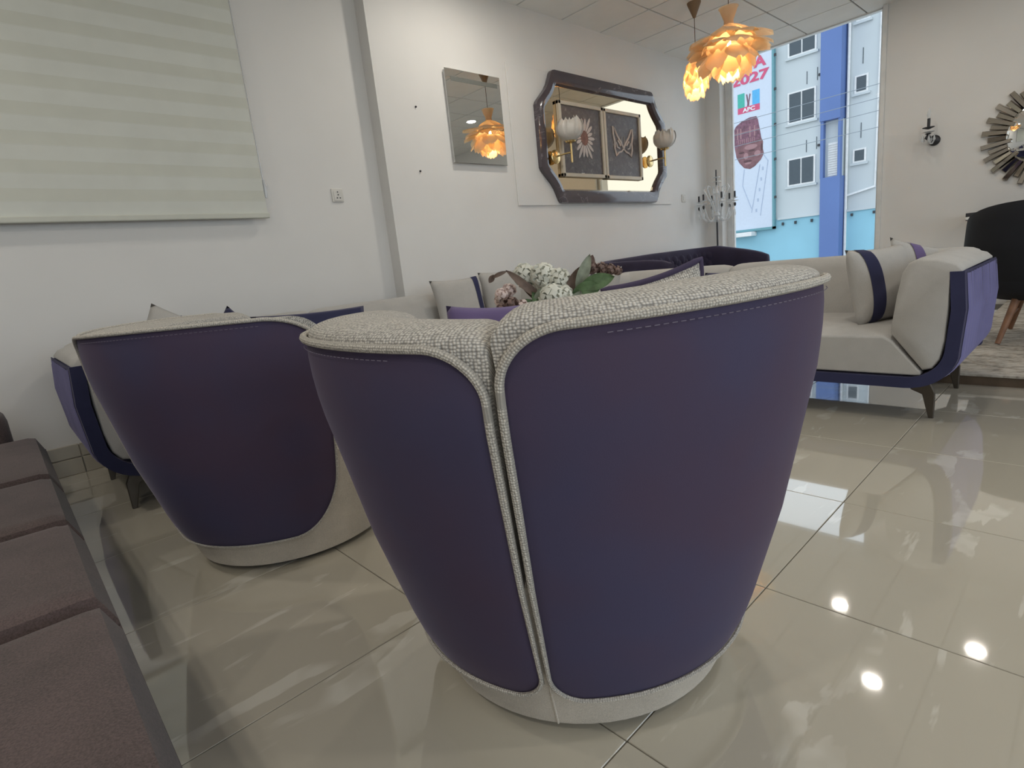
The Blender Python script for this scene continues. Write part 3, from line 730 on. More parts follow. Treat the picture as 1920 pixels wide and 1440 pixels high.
# ------------------------------------------------------------------ coffee table and flowers
def table_flowers():
    c = (-1.81, 1.955)
    t = thing('coffee_table', 'low round coffee table under the flower arrangement, hidden by the chair', 'table', (c[0], c[1], 0))
    MB().lathe([(.01, .37), (.40, .37), (.415, .38), (.415, .395), (.40, .405), (.01, .405)], 48).build('table_top', M['smoke'], t)
    MB().lathe([(.20, 0), (.20, .015), (.05, .03), (.04, .36), (.12, .37)], 32).build('pedestal', M['leg'], t)
    v = thing('flower_arrangement', 'white flowers with green and brown leaves in a bowl on the coffee table', 'flowers', (c[0], c[1], .405))
    MB().lathe([(.07, 0), (.13, .04), (.15, .09), (.13, .13), (.12, .13), (.11, .10)], 32).build('bowl', M['white'], v)
    M['petalw'] = plain('white_petal', (.72, .72, .64, 1), .7); M['petalp'] = plain('blush_petal', (.74, .60, .56, 1), .7)
    M['leafg'] = plain('green_leaf', (.10, .17, .075, 1), .5, .3, 30); M['leafs'] = plain('sage_leaf', (.26, .29, .22, 1), .6, .2, 30)
    M['leafb'] = plain('brown_leaf', (.14, .095, .075, 1), .6, .25, 30); M['berry'] = plain('brown_bud', (.20, .13, .11, 1), .6, .3, 30)
    # directions: s = to the right as seen from the camera, d = away from it
    s = Vector((.743, .669, 0)); d = Vector((-.669, .743, 0)); up = Vector((0, 0, 1))
    def P(a, b, z): return tuple(s*a+d*b+up*(z-.405))
    rnd = random.Random(3)
    def head(a, b, z, R, mat, n, ps, name='flower_head'):
        mb = MB(); ce = Vector(P(a, b, z))
        for k in range(n):
            th = math.acos(1-2*(k+.5)/n); ph = pi*(1+5**.5)*k
            nrm = Vector((sin(th)*cos(ph), sin(th)*sin(ph), cos(th)))
            o = ce+nrm*R*rnd.uniform(.85, 1.05); tx = nrm.orthogonal().normalized(); tx.rotate(Matrix.Rotation(rnd.uniform(0, 6.3), 3, nrm)); ty = nrm.cross(tx)
            q = ps*rnd.uniform(.8, 1.2)
            vs = [o-nrm*R*.6, o+tx*q+nrm*q*.1, o+nrm*q*.45+ (tx+ty)*q*.35, o+ty*q+nrm*q*.1, o-tx*q+nrm*q*.1, o-ty*q+nrm*q*.1, o-(tx+ty)*q*.35+nrm*q*.45]
            mb.add(vs, [(0, 1, 2, 3), (0, 3, 4), (0, 4, 6, 5), (0, 5, 1), (1, 5, 6, 2), (2, 6, 4, 3)])
        mb.lathe([(R*.05, -R*.8), (R*.6, -R*.5), (R*.78, 0), (R*.6, R*.5), (R*.05, R*.8)], 12, tuple(ce))
        return mb.build(name, mat, v, ang=80)
    for a, b, z, R in ((.005, -.03, .705, .058), (-.03, .06, .80, .060), (.045, .04, .775, .052), (-.12, .10, .81, .055), (.06, -.02, .70, .045), (-.06, .12, .77, .05)): head(a, b, z, R, M['petalw'], 46, R*.36)
    for a, b, z in ((-.235, -.03, .735), (-.20, .02, .75), (-.25, .03, .70), (-.14, -.05, .67)): head(a, b, z, .028, M['petalp'], 16, .016, 'small_blossom')
    for a, b, z, R in ((-.19, -.06, .69, .030), (-.155, -.08, .655, .024), (-.235, -.08, .67, .024), (.205, .02, .815, .026), (.245, .02, .81, .024), (.285, .03, .80, .024), (.32, .03, .79, .02)): head(a, b, z, R, M['berry'], 12, R*.6, 'seed_bud')
    def leaf(p0, p1, wd, bend, mat, tw=0.0):
        p0, p1 = Vector(P(*p0)), Vector(P(*p1)); ax = p1-p0; sd = ax.cross(Vector((s.x*.3-d.x, s.y*.3-d.y, .3))).normalized(); nm = sd.cross(ax).normalized()
        mb = MB()
        for o in (0, .0016):
            mb.grid(lambda a, b: ((lambda q: (tuple(q), (a, b)))(p0+ax*a+sd*wd*(b-.5)*2*(sin(pi*min(1, a*.97+.03))**.75)+nm*(bend*sin(pi*a)+abs(b-.5)*wd*.5+o))), 10, 4)
        return mb.build('leaf', mat, v, ang=80)
    leaf((-.07, 0, .70), (-.205, .0, .845), .020, .018, M['leafb']); leaf((-.05, .02, .67), (-.155, .02, .80), .024, .015, M['leafb'])
    leaf((-.20, .0, .84), (-.275, .0, .815), .010, .012, M['leafb']); leaf((-.262, .0, .83), (-.29, .0, .795), .014, .0, M['leafb'])
    leaf((.07, .02, .70), (.155, .03, .83), .028, .012, M['leafb']); leaf((.12, .0, .72), (.195, .0, .88), .028, .012, M['leafs']); leaf((.16, .03, .78), (.21, .03, .875), .030, .012, M['berry'])
    for a0, a1, z0, z1, wd, mt in ((-.06, -.15, .62, .70, .035, 'leafg'), (-.04, -.09, .62, .735, .03, 'leafg'), (-.02, -.02, .62, .73, .034, 'leafs'), (-.08, -.02, .66, .76, .03, 'leafs'), (.10, .24, .70, .73, .040, 'leafg'), (.14, .30, .73, .765, .038, 'leafg'), (.08, .14, .62, .72, .035, 'leafs'), (.12, .20, .62, .68, .03, 'leafg'), (-.10, -.2, .60, .64, .03, 'leafg'), (.02, .06, .60, .68, .03, 'leafg')):
        leaf((a0, -.02, z0), (a1, -.04, z1), wd, .012, M[mt])
    for k in range(9):
        a = -.2+.055*k; MB().tube([P(0, 0, .50), P(a*.6, 0, .60), P(a, 0, .70)], .003, 5).build('stem', M['leafg'], v)
table_flowers()

# ------------------------------------------------------------------ dark tufted sofa by the left wall
def tufted():
    x0, x1, y0, y1 = -3.60, -2.66, 4.36, 6.62
    t = thing('tufted_sofa', 'dark purple tufted sofa with curved back along the wall beyond the flowers', 'sofa', ((x0+x1)/2, (y0+y1)/2, 0))
    T = Matrix.Translation((-(x0+x1)/2, -(y0+y1)/2, 0))
    # centre line of the wrap-around back in plan: near arm, back, far arm
    pth = []; R = .34
    for k in range(9): pth.append((x1+(x0+R-x1)*k/8, y0+.10))
    for k in range(1, 9):
        a = -pi/2-pi/2*k/8; pth.append((x0+.10+R-.1+ (R-.1+.0)*cos(a), y0+.10+R-.1+(R-.1)*sin(a)))
    for k in range(1, 21): pth.append((x0+.10, y0+R+.0+(y1-y0-2*R)*k/20))
    for k in range(1, 9):
        a = pi-pi/2*k/8; pth.append((x0+.10+R-.1+(R-.1)*cos(a), y1-.10-R+.1+(R-.1)*sin(a)))
    for k in range(1, 9): pth.append((x0+R+(x1-x0-R)*k/8, y1-.10))
    n = len(pth); mb = MB(); v = []
    NS = 22
    for i, (x, y) in enumerate(pth):
        a = pth[max(0, i-1)]; b = pth[min(n-1, i+1)]; tx, ty = b[0]-a[0], b[1]-a[1]; l = math.hypot(tx, ty); nx, ny = ty/l, -tx/l
        e = min(i, n-1-i); ef = sqrt(max(0.02, 1-(1-min(e, 4)/4.0)**2))
        top = lerp(i, [0, 8, 26, 44, n-1], [.775, .79, .825, .835, .715])
        top = .45+(top-.45)*(.86+.14*ef)
        for k in range(NS):
            a_ = 2*pi*k/NS
            w_ = .095*(.6+.4*ef); zc = (top+.16)/2; hz = (top-.16)/2
            cs, sn = cos(a_), sin(a_); px = w_*abs(cs)**.5*(1 if cs > 0 else -1); pz = hz*abs(sn)**.45*(1 if sn > 0 else -1)
            v.append((x+nx*px, y+ny*px, zc+pz))
    f = [(i*NS+k, i*NS+(k+1) % NS, (i+1)*NS+(k+1) % NS, (i+1)*NS+k) for i in range(n-1) for k in range(NS)]
    f += [tuple(range(NS)), tuple((n-1)*NS+k for k in range(NS))]
    o = mb.add(v, f).build('wraparound_back', M['darkvelvet'], t, ang=70); o.matrix_parent_inverse = T
    # diamond quilting on the inner face: raised pads
    bump = None
    for i in range(10, n-10, 1):
        x, y = pth[i]; a = pth[i-1]; b = pth[i+1]; tx, ty = b[0]-a[0], b[1]-a[1]; l = math.hypot(tx, ty); nx, ny = ty/l, -tx/l
        for r in range(4):
            z = .45+r*.09+(.045 if i % 2 else 0)
            if z > .74: continue
            if bump is None:
                q = MB().lathe([(.055, 0), (.04, .014), (.02, .021), (.001, .023)], 8).build('tuft_pad', M['darkvelvet'], t); bump = q.data
            else: q = link('tuft_pad', bump, None, t)
            q.location = (x+nx*.09-(x0+x1)/2, y+ny*.09-(y0+y1)/2, z); q.rotation_euler = Vector((nx, ny, 0)).to_track_quat('Z', 'Y').to_euler()
            # rotates the pad's axis to the inner normal
    o = MB().box(x0+.19, x1+.02, y0+.19, y1-.19, .18, .44).build('seat_cushion', M['darkvelvet'], t, bevel=.06, seg=4); o.matrix_parent_inverse = T
    for x in (x0+.15, x1-.1):
        for y in (y0+.12, y1-.12):
            o = MB().lathe([(.015, 0), (.025, .17)], 10, (x, y, 0)).build('leg', M['leg'], t); o.matrix_parent_inverse = T
tufted()

# ------------------------------------------------------------------ platform and black chair at the right
def right_side():
    M['riser'] = plain('dark_wood_riser', (.11, .075, .048, 1), .5, .2, 12)
    t = NT('distressed_rug'); n1 = t.noise(t.coord('Object', (1, 2.2, 1)), 9, 6, .7); n2 = t.noise(t.coord('Object'), 40, 3)
    ad = t.node('ShaderNodeMath', operation='ADD'); t.ln(n1, ad.inputs[0]); ml = t.node('ShaderNodeMath', operation='MULTIPLY'); ml.inputs[1].default_value = .35; t.ln(n2, ml.inputs[0]); t.ln(ml.outputs[0], ad.inputs[1])
    t.ln(t.ramp(ad.outputs[0], [(.5, (.13, .12, .10, 1)), (.64, (.34, .30, .25, 1)), (.78, (.50, .46, .40, 1))]), t.b.inputs['Base Color']); t.set(Roughness=.8); t.bump(n2, .3, .004); M['rug'] = t.m
    p = thing('display_platform', 'low platform with dark wooden edge and mottled beige top on the right', 'platform', (1.3, 5.4, 0))
    T = Matrix.Translation((-1.3, -5.4, 0))
    o = MB().box(-.62, XR, 3.67, YW, 0, .048).build('riser', M['riser'], p, smooth=False); o.matrix_parent_inverse = T
    o = MB().box(-.625, XR, 3.66, YW, .048, .062).build('platform_top', M['rug'], p, smooth=False, bevel=.004); o.matrix_parent_inverse = T
    # chair
    c = thing('upholstered_chair', 'black upholstered chair with wooden legs standing on the platform', 'chair', (-.25, 4.86, .070))
    mb = MB(); N = 30
    def sh(o_):
        def f(u, v_):
            a = radians(-205+230*u)      # open towards +x/+y
            top = .86*(1-.35*abs(2*u-1)**3)
            z = .26+(top-.26)*v_
            r = lerp(z, [.26, .40, .60, .80, .9], [.26, .37, .43, .42, .38])-o_
            if v_ > .9: r -= 0
            return ((r*cos(a), r*sin(a), z), (u, v_))
        return f
    mb.grid(sh(0), N, 14); mb.grid(sh(.06), N, 14)
    v0 = len(mb.v)//2; W = 15
    fc = [(i*W+14, (i+1)*W+14, v0+(i+1)*W+14, v0+i*W+14) for i in range(N)]+[(i*W, (i+1)*W, v0+(i+1)*W, v0+i*W) for i in range(N)]
    fc += [(j, j+1, v0+j+1, v0+j) for j in range(14)]+[(N*W+j, N*W+j+1, v0+N*W+j+1, v0+N*W+j) for j in range(14)]
    mb.f += fc
    mb.build('backrest_shell', M['blackcloth'], c, ang=60)
    MB().lathe([(.02, .27), (.27, .27), (.35, .33), (.36, .40), (.32, .43), (.02, .44)], 36).build('seat', M['blackcloth'], c, ang=60)
    M['wood'] = plain('orange_wood', (.24, .115, .06, 1), .5, .2, 20)
    for sx in (-1, 1):
        for sy in (-1, 1):
            MB().tube([(sx*.12, sy*.2, .30), (sx*.19, sy*.32, 0)], [.024, .014], 10).build('leg', M['wood'], c)
    MB().tube([(-.155, -.26, .15), (-.155, .26, .15)], .009, 8).build('stretcher', M['wood'], c)
    MB().tube([(.155, -.26, .15), (.155, .26, .15)], .009, 8).build('stretcher', M['wood'], c)
    # console
    k = thing('wall_console', 'wall mounted console shelf with pale edge below the sunburst mirror', 'shelf', (-.2, 6.99, .062))
    MB().box(-.755, .76, -.2, .2, .765, .775).build('table_top', M['darkmetal'], k, smooth=False)
    MB().box(-.755, .76, -.2, .2, .77, .80).build('apron', M['white'], k, smooth=False)
    MB().box(-.757, .762, -.202, .202, .80, .835).build('dark_slab', M['darkmetal'], k, smooth=False, bevel=.003)
    MB().box(-.70, .70, .12, .205, .66, .766).build('wall_bracket', M['white'], k, smooth=False)
right_side()

# ------------------------------------------------------------------ things on the left wall
def left_wall():
    # blind
    M['blind'] = plain('blind_fabric', (.64, .645, .575, 1), .85, .03, 6); M['sheer'] = plain('sheer_band', (.71, .72, .665, 1), .85, .03, 6)
    b = thing('zebra_blind', 'pale banded roller blind on the left wall', 'blind', (XL2+.05, .3, 1.3))
    T = Matrix.Translation((-XL2-.05, -.3, -1.3))
    def p(name, mb, mat, bev=0):
        o = mb.build(name, mat, b, smooth=False, bevel=bev); o.matrix_parent_inverse = T; return o
    y0, y1 = -1.2, 1.44; z = 1.352; k = 0
    while z < 2.88:
        zz = min(z+.137, 2.9)
        p('blind_band', MB().prism([(XL2+.046, z), (XL2+.049, z), (XL2+.053, z+.076), (XL2+.050, z+.076)], 'y', y0, y1), M['sheer'])
        p('blind_band', MB().prism([(XL2+.050, z+.072), (XL2+.053, z+.072), (XL2+.049, zz+.002), (XL2+.046, zz+.002)], 'y', y0, y1), M['blind'])
        z += .137
    p('bottom_rail', MB().box(XL2+.035, XL2+.066, y0-.005, y1+.006, 1.322, 1.354), M['blind'], .005)
    p('head_box', MB().box(XL2+.0, XL2+.11, y0-.01, y1+.01, 2.88, 3.0), M['white'], .01)
    p('control_chain', MB().tube([(XL2+.03, 1.455, 2.9), (XL2+.03, 1.455, 1.53)], .003, 6), M['crystal'])
    p('chain_tensioner', MB().tube([(XL2+.03, 1.455, 1.56), (XL2+.03, 1.462, 1.52), (XL2+.03, 1.456, 1.45)], [.012, .018, .010], 10), M['crystal'])
    # socket
    s = thing('power_socket', 'small white power socket beside the blind', 'socket', (XL2, 1.966, 1.472))
    MB().box(0, .010, -.043, .043, -.045, .045).build('plate', M['white_pl'], s, smooth=False, bevel=.003)
    MB().box(.006, .014, -.03, .034, -.038, .03).build('insert', M['white_pl'], s, smooth=False, bevel=.002)
    for y, z in ((0, .022), (.002, .003), (-.008, -.018), (.014, -.018)):
        MB().lathe([(.0045, 0), (.0045, .003)], 10).build('socket_hole', M['darkmetal'], s).matrix_local = Matrix.Translation((.0125, y, z)) @ Matrix.Rotation(radians(90), 4, 'Y')
    # screws in wall
    for (y, z, lab) in ((2.655, 2.095, 'upper small screw left in the bare wall'), (2.62, 1.635, 'lower small screw left in the bare wall')):
        o = MB().lathe([(.007, 0), (.007, .008), (.003, .012)], 10).build('wall_screw', M['darkmetal']); o.location = (XL, y, z); o.rotation_euler = (0, radians(90), 0); tag(o, lab, 'screw', 'wall screws')
    # small frameless mirror
    m = thing('bathroom_mirror', 'frameless rectangular mirror with frosted strip, left of the large framed mirror', 'mirror', (XL, 3.23, 2.05))
    MB().box(0, .028, -.275, .285, -.338, .345).build('mirror_backing', M['white'], m, smooth=False)
    MB().box(.028, .033, -.285, .293, -.345, .353).build('mirror_glass', M['mirror'], m, smooth=False, bevel=.002, seg=1)
    M['frost'] = plain('frosted_strip', (.16, .165, .15, 1), .7)
    MB().box(.0332, .034, -.232, .258, .264, .297).build('frosted_strip', M['frost'], m, smooth=False)
    # white board
    bd = MB().box(XL+.001, XL+.0135, 3.632, 6.20, 1.374, 2.548).build('white_board', M['wall'], smooth=False, bevel=.003)
    tag(bd, 'large thin white board screwed to the wall behind the framed mirror', 'board')
    for y in (3.68, 6.15):
        for z in (1.42, 2.50):
            o = MB().lathe([(.007, 0), (.006, .002)], 10).build('screw_head', M['alu'], bd); o.location = (XL+.0135, y, z); o.rotation_euler = (0, radians(90), 0)
    # large framed mirror
    cy, cz = 4.99, 1.972
    def quad(q): return q+[(-y, z) for y, z in reversed(q)]+[(-y, -z) for y, z in q]+[(y, -z) for y, z in reversed(q)]
    oo = quad([(1.06, .265), (1.045, .295), (.985, .35), (.925, .405), (.885, .455), (.858, .51), (.835, .555), (.815, .577), (.785, .583)])
    ii = quad([(.955, .225), (.945, .25), (.905, .29), (.86, .335), (.825, .375), (.80, .41), (.785, .44), (.775, .452), (.755, .455)])
    M['marble'] = NT('dark_marble_lacquer')
    t = M['marble']; n = t.node('ShaderNodeTexNoise'); n.inputs['Scale'].default_value = 3.2; n.inputs['Detail'].default_value = 5; n.inputs['Distortion'].default_value = 1.6
    t.ln(t.coord('Object', (1, .7, 1.3)), n.inputs['Vector'])
    t.ln(t.ramp(n.outputs['Fac'], [(.3, (.075, .06, .072, 1)), (.575, (.085, .068, .08, 1)), (.585, (.22, .19, .21, 1)), (.595, (.08, .065, .078, 1))]), t.b.inputs['Base Color']); t.set(Roughness=.12, Coat_Weight=.5); M['marble'] = t.m
    fm = thing('framed_mirror', 'large bronze mirror in a wide dark marbled ornate frame', 'mirror', (XL+.015, cy, cz))
    N = len(oo); v = []
    mid = [(.5*(a[0]+b[0]), .5*(a[1]+b[1])) for a, b in zip(oo, ii)]
    m2 = [(.12*a[0]+.88*b[0], .12*a[1]+.88*b[1]) for a, b in zip(oo, ii)]
    for ring, x in ((oo, 0), (oo, .045), (mid, .055), (m2, .045), (ii, .02), (ii, 0)): v += [(x, y, z) for y, z in ring]
    f = [(r*N+k, r*N+(k+1) % N, (r+1)*N+(k+1) % N, (r+1)*N+k) for r in range(5) for k in range(N)]
    MB().add(v, f).build('frame', M['marble'], fm, ang=25)
    MB().prism([(y*1.01, z*1.01) for y, z in ii], 'x', .004, .014).build('mirror_glass', M['goldmirror'], fm, smooth=False)
    # pictures hung over it
    M['champ'] = plain('champagne_frame', (.62, .55, .44, 1), .4); M['slate'] = NT('slate_print')
    t = M['slate']; n = t.noise(t.coord('Object', (1, 1, 1)), 22, 5, .7)
    t.ln(t.ramp(n, [(.40, (.085, .07, .07, 1)), (.60, (.13, .11, .108, 1)), (.70, (.30, .27, .26, 1))]), t.b.inputs['Base Color']); t.set(Roughness=.4); M['slate'] = t.m
    M['ivory'] = plain('ivory_print', (.58, .51, .48, 1), .5); M['rust'] = plain('rust_print', (.22, .10, .075, 1), .6, .3, 60)
    xf = XL+.03
    def pic(y0, y1, z0, z1, name, label):
        c = thing('framed_picture', label, 'picture', (xf, (y0+y1)/2, (z0+z1)/2), group='pictures over the framed mirror')
        hy, hz, w_ = (y1-y0)/2, (z1-z0)/2, .035
        MB().box(0, .02, -hy+.01, hy-.01, -hz+.01, hz-.01).build('canvas', M['slate'], c, smooth=False)
        for a in ((-hy, hy, hz-w_, hz), (-hy, hy, -hz, -hz+w_), (-hy, -hy+w_, -hz, hz), (hy-w_, hy, -hz, hz)):
            MB().box(0, .036, *a).build('frame_rail', M['champ'], c, smooth=False, bevel=.005)
        return c
    a = pic(4.215, 4.885, 1.63, 2.305, 'flower', 'left picture on the bronze mirror showing a pale daisy')
    def petal(y, z, ang, L, w_, par, mat):
        pts = [(0, -w_*.3), (L*.5, -w_), (L*.85, -w_*.7), (L, 0), (L*.85, w_*.7), (L*.5, w_), (0, w_*.3)]
        MB().prism([(y+p_*cos(ang)-q*sin(ang), z+p_*sin(ang)+q*cos(ang)) for p_, q in pts], 'x', .0195, .0225).build('petal_print', mat, par, smooth=False)
    for k in range(18):
        an = 2*pi*k/18; petal(.03+.045*cos(an), .03+.06*sin(an), an, (.10+.03*(k % 3 == 0))*(1.25 if abs(sin(an)) > .6 else .9), .017, a, M['ivory'])
    MB().prism([(.03+.055*cos(k*pi/8), .03+.07*sin(k*pi/8)) for k in range(16)], 'x', .02, .0245).build('flower_centre_print', M['rust'], a, smooth=False)
    MB().box(.0195, .022, -.05, -.005, -.315, -.295).build('price_tag', M['white'], a, smooth=False)
    c = pic(4.895, 5.55, 1.626, 2.302, 'butterfly', 'right picture on the bronze mirror showing a pale butterfly')
    for sg in (-1, 1):
        up_ = [(0, -.06), (.04, .0), (.10, .06), (.15, .135), (.175, .15), (.17, .07), (.15, .0), (.155, -.06), (.13, -.13), (.09, -.10), (.04, -.09)]
        cr = [sum(p_[0] for p_ in up_)/len(up_), sum(p_[1] for p_ in up_)/len(up_)]
        path = [(.0225, sg*y, z+.03) for y, z in up_]
        MB().tube(path, .011, 6, True).build('wing_print', M['ivory'], c)
        MB().tube([(.0225, sg*.05, .0), (.0225, sg*.10, .05), (.0225, sg*.13, .03), (.0225, sg*.11, -.02), (.0225, sg*.07, -.03)], .009, 6).build('wing_print', M['ivory'], c)
        MB().tube([(.0225, sg*.0, -.02), (.0225, sg*.03, .05), (.0225, sg*.02, .09)], .003, 6).build('antenna_print', M['ivory'], c)
    # gold sconces with rose shades
    M['rose'] = plain('rose_glass', (.72, .68, .63, 1), .4, .05, 20, Transmission_Weight=.1)
    def sconce(y, z, lab, dy):
        g = thing('rose_sconce', lab, 'wall lamp', (XL+.055, y, z), group='gold sconces with rose shades')
        def lat(prof, name, mat, M4): MB().lathe(prof, 24).build(name, mat, g).matrix_local = M4
        lat([(.062, 0), (.062, .012), (.05, .018), (.002, .02)], 'wall_plate', M['gold'], Matrix.Rotation(radians(90), 4, 'Y'))
        MB().tube([(.01, 0, 0), (.09, dy*.5, .01), (.15, dy, .015)], .008, 8).build('arm', M['gold'], g)
        MB().tube([(.15, dy, -.075), (.15, dy, .11)], .010, 10).build('stem', M['gold'], g)
        MB().lathe([(.012, .09), (.045, .10), (.05, .112), (.02, .118)], 20, (.15, dy, 0)).build('shade_holder', M['gold'], g)
        pm = None
        for ring, (n_, R, hi, fl) in enumerate(((5, .055, 82, .0), (6, .080, 72, .006), (7, .102, 58, .012))):
            for k in range(n_):
                mb = MB(); a0 = 2*pi*k/n_+ring*.5
                def pf(u, v_):
                    la = radians(-78+(78+hi)*v_-12*v_*(2*u-1)**2); aa = (u-.5)*2*pi/n_*1.35
                    rr = R*(1+.10*((k*3+ring) % 3-1))*(cos(la)+.02)+fl*v_**4+.020*v_**2*(2*u-1)**2; hh = .205+R*.98*sin(la)+(.016*sin(10*u+ring*2+k*1.7)+.012*((k*5+ring) % 3-1))*v_**3
                    return ((.15+rr*cos(a0+aa), dy+rr*sin(a0+aa), hh), (u, v_))
                mb.grid(pf, 8, 8); mb.build('rose_petal', M['rose'], g, ang=80)
    sconce(4.122, 1.80, 'gold rose sconce at the left side of the bronze mirror', .06)
    sconce(5.70, 1.83, 'gold rose sconce at the right side of the bronze mirror', .08)
    sw = thing('wall_switch', 'small white switch plate right of the white board', 'switch', (XL, 6.50, 1.445))
    MB().box(0, .009, -.042, .042, -.045, .045).build('plate', M['white_pl'], sw, smooth=False, bevel=.003)
    MB().box(.006, .013, -.02, .02, -.025, .025).build('rocker', M['white_pl'], sw, smooth=False, bevel=.002)
left_wall()

# ------------------------------------------------------------------ crystal candelabra floor lamp
def candelabra():
    g = thing('crystal_floor_lamp', 'crystal candelabra floor lamp in the corner beside the window', 'floor lamp', (-3.40, 6.82, 0), radians(12))
    MB().lathe([(.14, 0), (.14, .012), (.03, .03), (.015, .05)], 28).build('base', M['darkmetal'], g)
    MB().tube([(0, 0, .03), (0, 0, 1.14)], .011, 10).build('pole', M['darkmetal'], g)
    MB().lathe([(.012, 1.12), (.05, 1.16), (.055, 1.20), (.02, 1.24), (.018, 1.42), (.04, 1.46), (.015, 1.50), (.012, 1.56)], 20).build('crystal_column', M['crystal'], g)
    for z, r in ((1.60, .055), (1.65, .045)): MB().lathe([(.012, z-.008), (r, z-.004), (r, z+.004), (.012, z+.01)], 20).build('crystal_disc', M['crystal'], g)
    MB().tube([(0, 0, 1.54), (0, 0, 1.74)], .008, 8).build('finial', M['darkmetal'], g)
    for k in range(6):
        a = 2*pi*k/6; c_, s_ = cos(a), sin(a)
        pts = []
        for i in range(13):
            u = i/12; r = .03+.185*u; z = 1.20-.10*sin(pi*u*.9)+.16*u*u
            pts.append((r*c_, r*s_, z))
        arm = MB().tube(pts, .011, 8).build('crystal_arm', M['crystal'], g)
        ex, ey, ez = pts[-1]
        MB().lathe([(.005, ez-.045), (.014, ez-.03), (.014, ez-.01), (.006, ez)], 12, (ex, ey, 0)).build('socket_drop', M['darkmetal'], arm)
        for dz, r in ((.01, .045), (.045, .036)): MB().lathe([(.008, ez+dz), (r, ez+dz+.008), (r, ez+dz+.013), (.008, ez+dz+.008)], 16, (ex, ey, 0)).build('bobeche', M['crystal'], arm)
        MB().tube([(ex, ey, ez+.05), (ex, ey, ez+.13)], .011, 10).build('candle_sleeve', M['darkmetal'], arm)
        hook = [(.03*c_, .03*s_, 1.25), (.07*c_, .07*s_, 1.36), (.12*c_, .12*s_, 1.46), (.15*c_, .15*s_, 1.52), (.135*c_, .135*s_, 1.555), (.10*c_, .10*s_, 1.54)]
        MB().tube(hook, .008, 8).build('crystal_hook', M['crystal'], g)
        MB().lathe([(.002, ez-.16), (.012, ez-.13), (.002, ez-.08)], 8, (ex, ey, 0)).build('crystal_drop', M['crystal'], arm)
candelabra()

# ------------------------------------------------------------------ right wall: sconce and sunburst mirror
def far_wall():
    g = thing('candle_sconce', 'crystal candle sconce on the wall right of the window', 'wall lamp', (-1.30, YW, 1.64))
    def lat(prof, name, mat, c=(0, 0, 0), par=g): return MB().lathe(prof, 16, c).build(name, mat, par)
    MB().lathe([(.05, 0), (.05, .012), (.03, .03), (.01, .034)], 20).build('wall_plate', M['darkmetal'], g).matrix_local = Matrix.Rotation(radians(90), 4, 'X')
    MB().tube([(0, -.02, 0), (-.01, -.06, -.03), (-.02, -.10, -.03), (-.03, -.13, .02)], .009, 8).build('arm', M['crystal'], g)
    c = (-.03, -.13, 0)
    lat([(.008, .0), (.03, .02), (.012, .05), (.03, .06)], 'lower_cup', M['darkmetal'], c)
    lat([(.008, .062), (.055, .075), (.055, .08), (.008, .085)], 'bobeche', M['crystal'], c)
    lat([(.008, .10), (.05, .115), (.05, .12), (.008, .12)], 'bobeche', M['darkmetal'], c)
    lat([(.013, .12), (.013, .20)], 'candle_sleeve', M['darkmetal'], c)
    lat([(.008, .20), (.018, .23), (.012, .27), (.001, .30)], 'flame_bulb', M['crystal'], c)
    for k in range(5):
        a = 2*pi*k/5; MB().lathe([(.001, -.05), (.012, -.03), (.001, .02)], 8, (-.03+.05*cos(a), -.13+.05*sin(a), .03)).build('crystal_drop', M['crystal'], g)
    s = thing('sunburst_mirror', 'round sunburst mirror with mirrored bars on the right wall', 'mirror', (-.477, YW, 1.546))
    MB().lathe([(.28, 0), (.28, .02), (.265, .028), (.001, .03)], 48).build('mirror_glass', M['smoke_clear'] if 'smoke_clear' in M else M['mirror'], s).matrix_local = Matrix.Rotation(radians(90), 4, 'X')
    n = 46; cache = {}
    for k in range(n):
        a = 2*pi*k/n; long_ = k % 2 == 0; kind = (long_, k % 3 == 0)
        L0, L1 = (.245 if k % 4 == 0 else .275), (.465 if long_ else .415); w_ = .026; h_ = .05 if long_ else .034
        if kind+(L0,) not in cache:
            mb = MB(); mb.add([(L0, -w_*.75, 0), (L1, -w_, 0), (L1, w_, 0), (L0, w_*.75, 0), (L0, -w_*.6, h_), (L1-.006, -w_*.8, h_-.012), (L1-.006, w_*.8, h_-.012), (L0, w_*.6, h_)],
                               [(0, 3, 2, 1), (4, 5, 6, 7), (0, 1, 5, 4), (1, 2, 6, 5), (2, 3, 7, 6), (3, 0, 4, 7)])
            o = mb.build('mirrored_bar', M['smoke'], s, smooth=False, bevel=.003, seg=1); cache[kind+(L0,)] = o.data
        else: o = link('mirrored_bar', cache[kind+(L0,)], None, s, .003, 1)
        tilt = radians(((k*37) % 17)-8)
        o.matrix_local = Matrix.Rotation(radians(90), 4, 'X') @ Matrix.Rotation(a, 4, 'Z') @ Matrix.Rotation(tilt, 4, 'X')
far_wall()

# ------------------------------------------------------------------ pendants
def petal_mat():
    t = NT('veneer_petal'); n = t.noise(t.coord('Object'), 12, 2)
    c = t.ramp(n, [(.3, (.72, .54, .37, 1)), (.7, (.82, .66, .50, 1))])
    d = t.node('ShaderNodeBsdfDiffuse'); tl = t.node('ShaderNodeBsdfTranslucent'); t.ln(c, d.inputs[0])
    tl.inputs[0].default_value = (.96, .80, .55, 1)
    mx = t.node('ShaderNodeMixShader'); mx.inputs[0].default_value = .5; t.ln(d.outputs[0], mx.inputs[1]); t.ln(tl.outputs[0], mx.inputs[2]); t.ln(mx.outputs[0], t.out.inputs['Surface'])
    return t.m
M['veneer'] = petal_mat(); M['bulb'] = emit('warm_bulb', (1, .78, .45, 1), 30); M['cable'] = plain('brown_cable', (.12, .07, .04, 1), .6)
M['canopy'] = plain('canopy_cone', (.25, .16, .09, 1), .6)
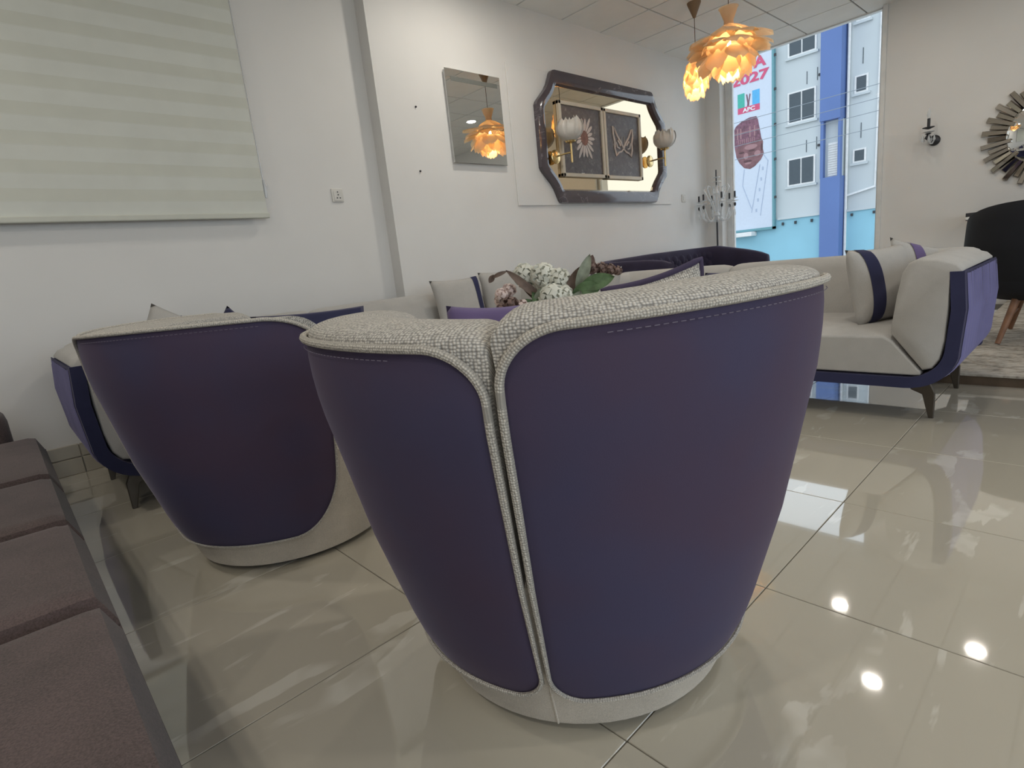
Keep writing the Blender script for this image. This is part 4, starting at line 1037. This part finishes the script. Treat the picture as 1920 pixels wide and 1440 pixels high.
def pendant(label, x, y, z0, z1, tiers, power, seed, neck):
    """z0 bottom, z1 top of the shade"""
    g = thing('petal_pendant', label, 'pendant lamp', (x, y, z1), group='petal pendant lamps')
    rnd = random.Random(seed)
    MB().lathe([(.062, ZC-z1), (.06, ZC-z1-.012), (.012, ZC-z1-.125), (.004, ZC-z1-.13)], 24).build('canopy', M['canopy'], g)
    MB().tube([(0, 0, ZC-z1-.12), (0, 0, -.02)], .0032, 8).build('cable', M['cable'], g)
    s = neck
    MB().lathe([(.075*s, .02), (.07*s, .02), (.035*s, -.07), (.04*s, -.12), (.03*s, -.13), (.03*s, -.07), (.066*s, .014)], 24, cap=False).build('neck_cone', M['veneer'], g)
    H = z1-z0
    for (n_, zf, r0, pitch, L, W, curl) in tiers:
        for k in range(n_):
            a0 = 2*pi*(k+rnd.uniform(-.15, .15))/n_+zf*3; pt = radians(pitch+rnd.uniform(-8, 8)); Lk = L*rnd.uniform(.88, 1.1); Wk = W*rnd.uniform(.9, 1.1); cu = curl+rnd.uniform(-.25, .25)
            zb = -zf*H
            def pf(u, v_):
                w_ = Wk*(sin(pi*(.13+.80*v_)))**.7*(1 if v_ < .8 else .75+.25*(1-(v_-.8)/.2))*(u-.5)*2
                an = pt+cu*v_; 
                rr = r0+Lk*v_*cos(pt+cu*v_*.5); zz = zb+Lk*v_*sin(pt+cu*v_*.5)-abs(u-.5)**2*Wk*.9
                p = Vector((rr, w_, zz)); p.rotate(Matrix.Rotation(a0, 3, 'Z')); return (tuple(p), (u, v_))
            MB().grid(pf, 6, 8).build('veneer_petal', M['veneer'], g, ang=80)
    zb = -.58*H
    MB().lathe([(.002, -.045), (.025, -.035), (.035, 0), (.028, .03), (.014, .055), (.012, .09)], 16, (0, 0, zb)).build('bulb', M['bulb'], g)
    MB().tube([(0, 0, -.05), (0, 0, zb+.08)], .012, 8).build('lamp_holder', M['canopy'], g)
    ld = bpy.data.lights.new('pendant_lamp', 'POINT'); ld.energy = power; ld.color = (1, .74, .42); ld.shadow_soft_size = .04
    lo = bpy.data.objects.new('pendant_lamp', ld); col.objects.link(lo); lo.parent = g; lo.location = (0, 0, zb-.06)
big = [(6, .18, .03, -34, .24, .13, -.45), (8, .34, .12, -6, .22, .105, -.45), (9, .44, .13, 4, .21, .10, -.5), (8, .50, .11, -34, .19, .095, -.5), (7, .56, .075, -56, .18, .085, -.4), (6, .62, .03, -72, .17, .065, -.1)]
small = [(6, .15, .02, -30, .13, .07, -.7), (7, .30, .06, -48, .13, .065, -.6), (7, .42, .08, -62, .12, .06, -.5), (7, .55, .075, -70, .12, .055, -.4), (6, .66, .05, -78, .12, .05, -.1)]
pendant('large lit petal pendant lamp in front of the window', -2.2, 4.68, 2.09, 2.62, big, PEND_W, 2, 1.0)
pendant('smaller lit petal pendant lamp hanging left behind the large one', -2.80, 5.27, 2.19, 2.62, small, PEND_W*.16, 5, .6)
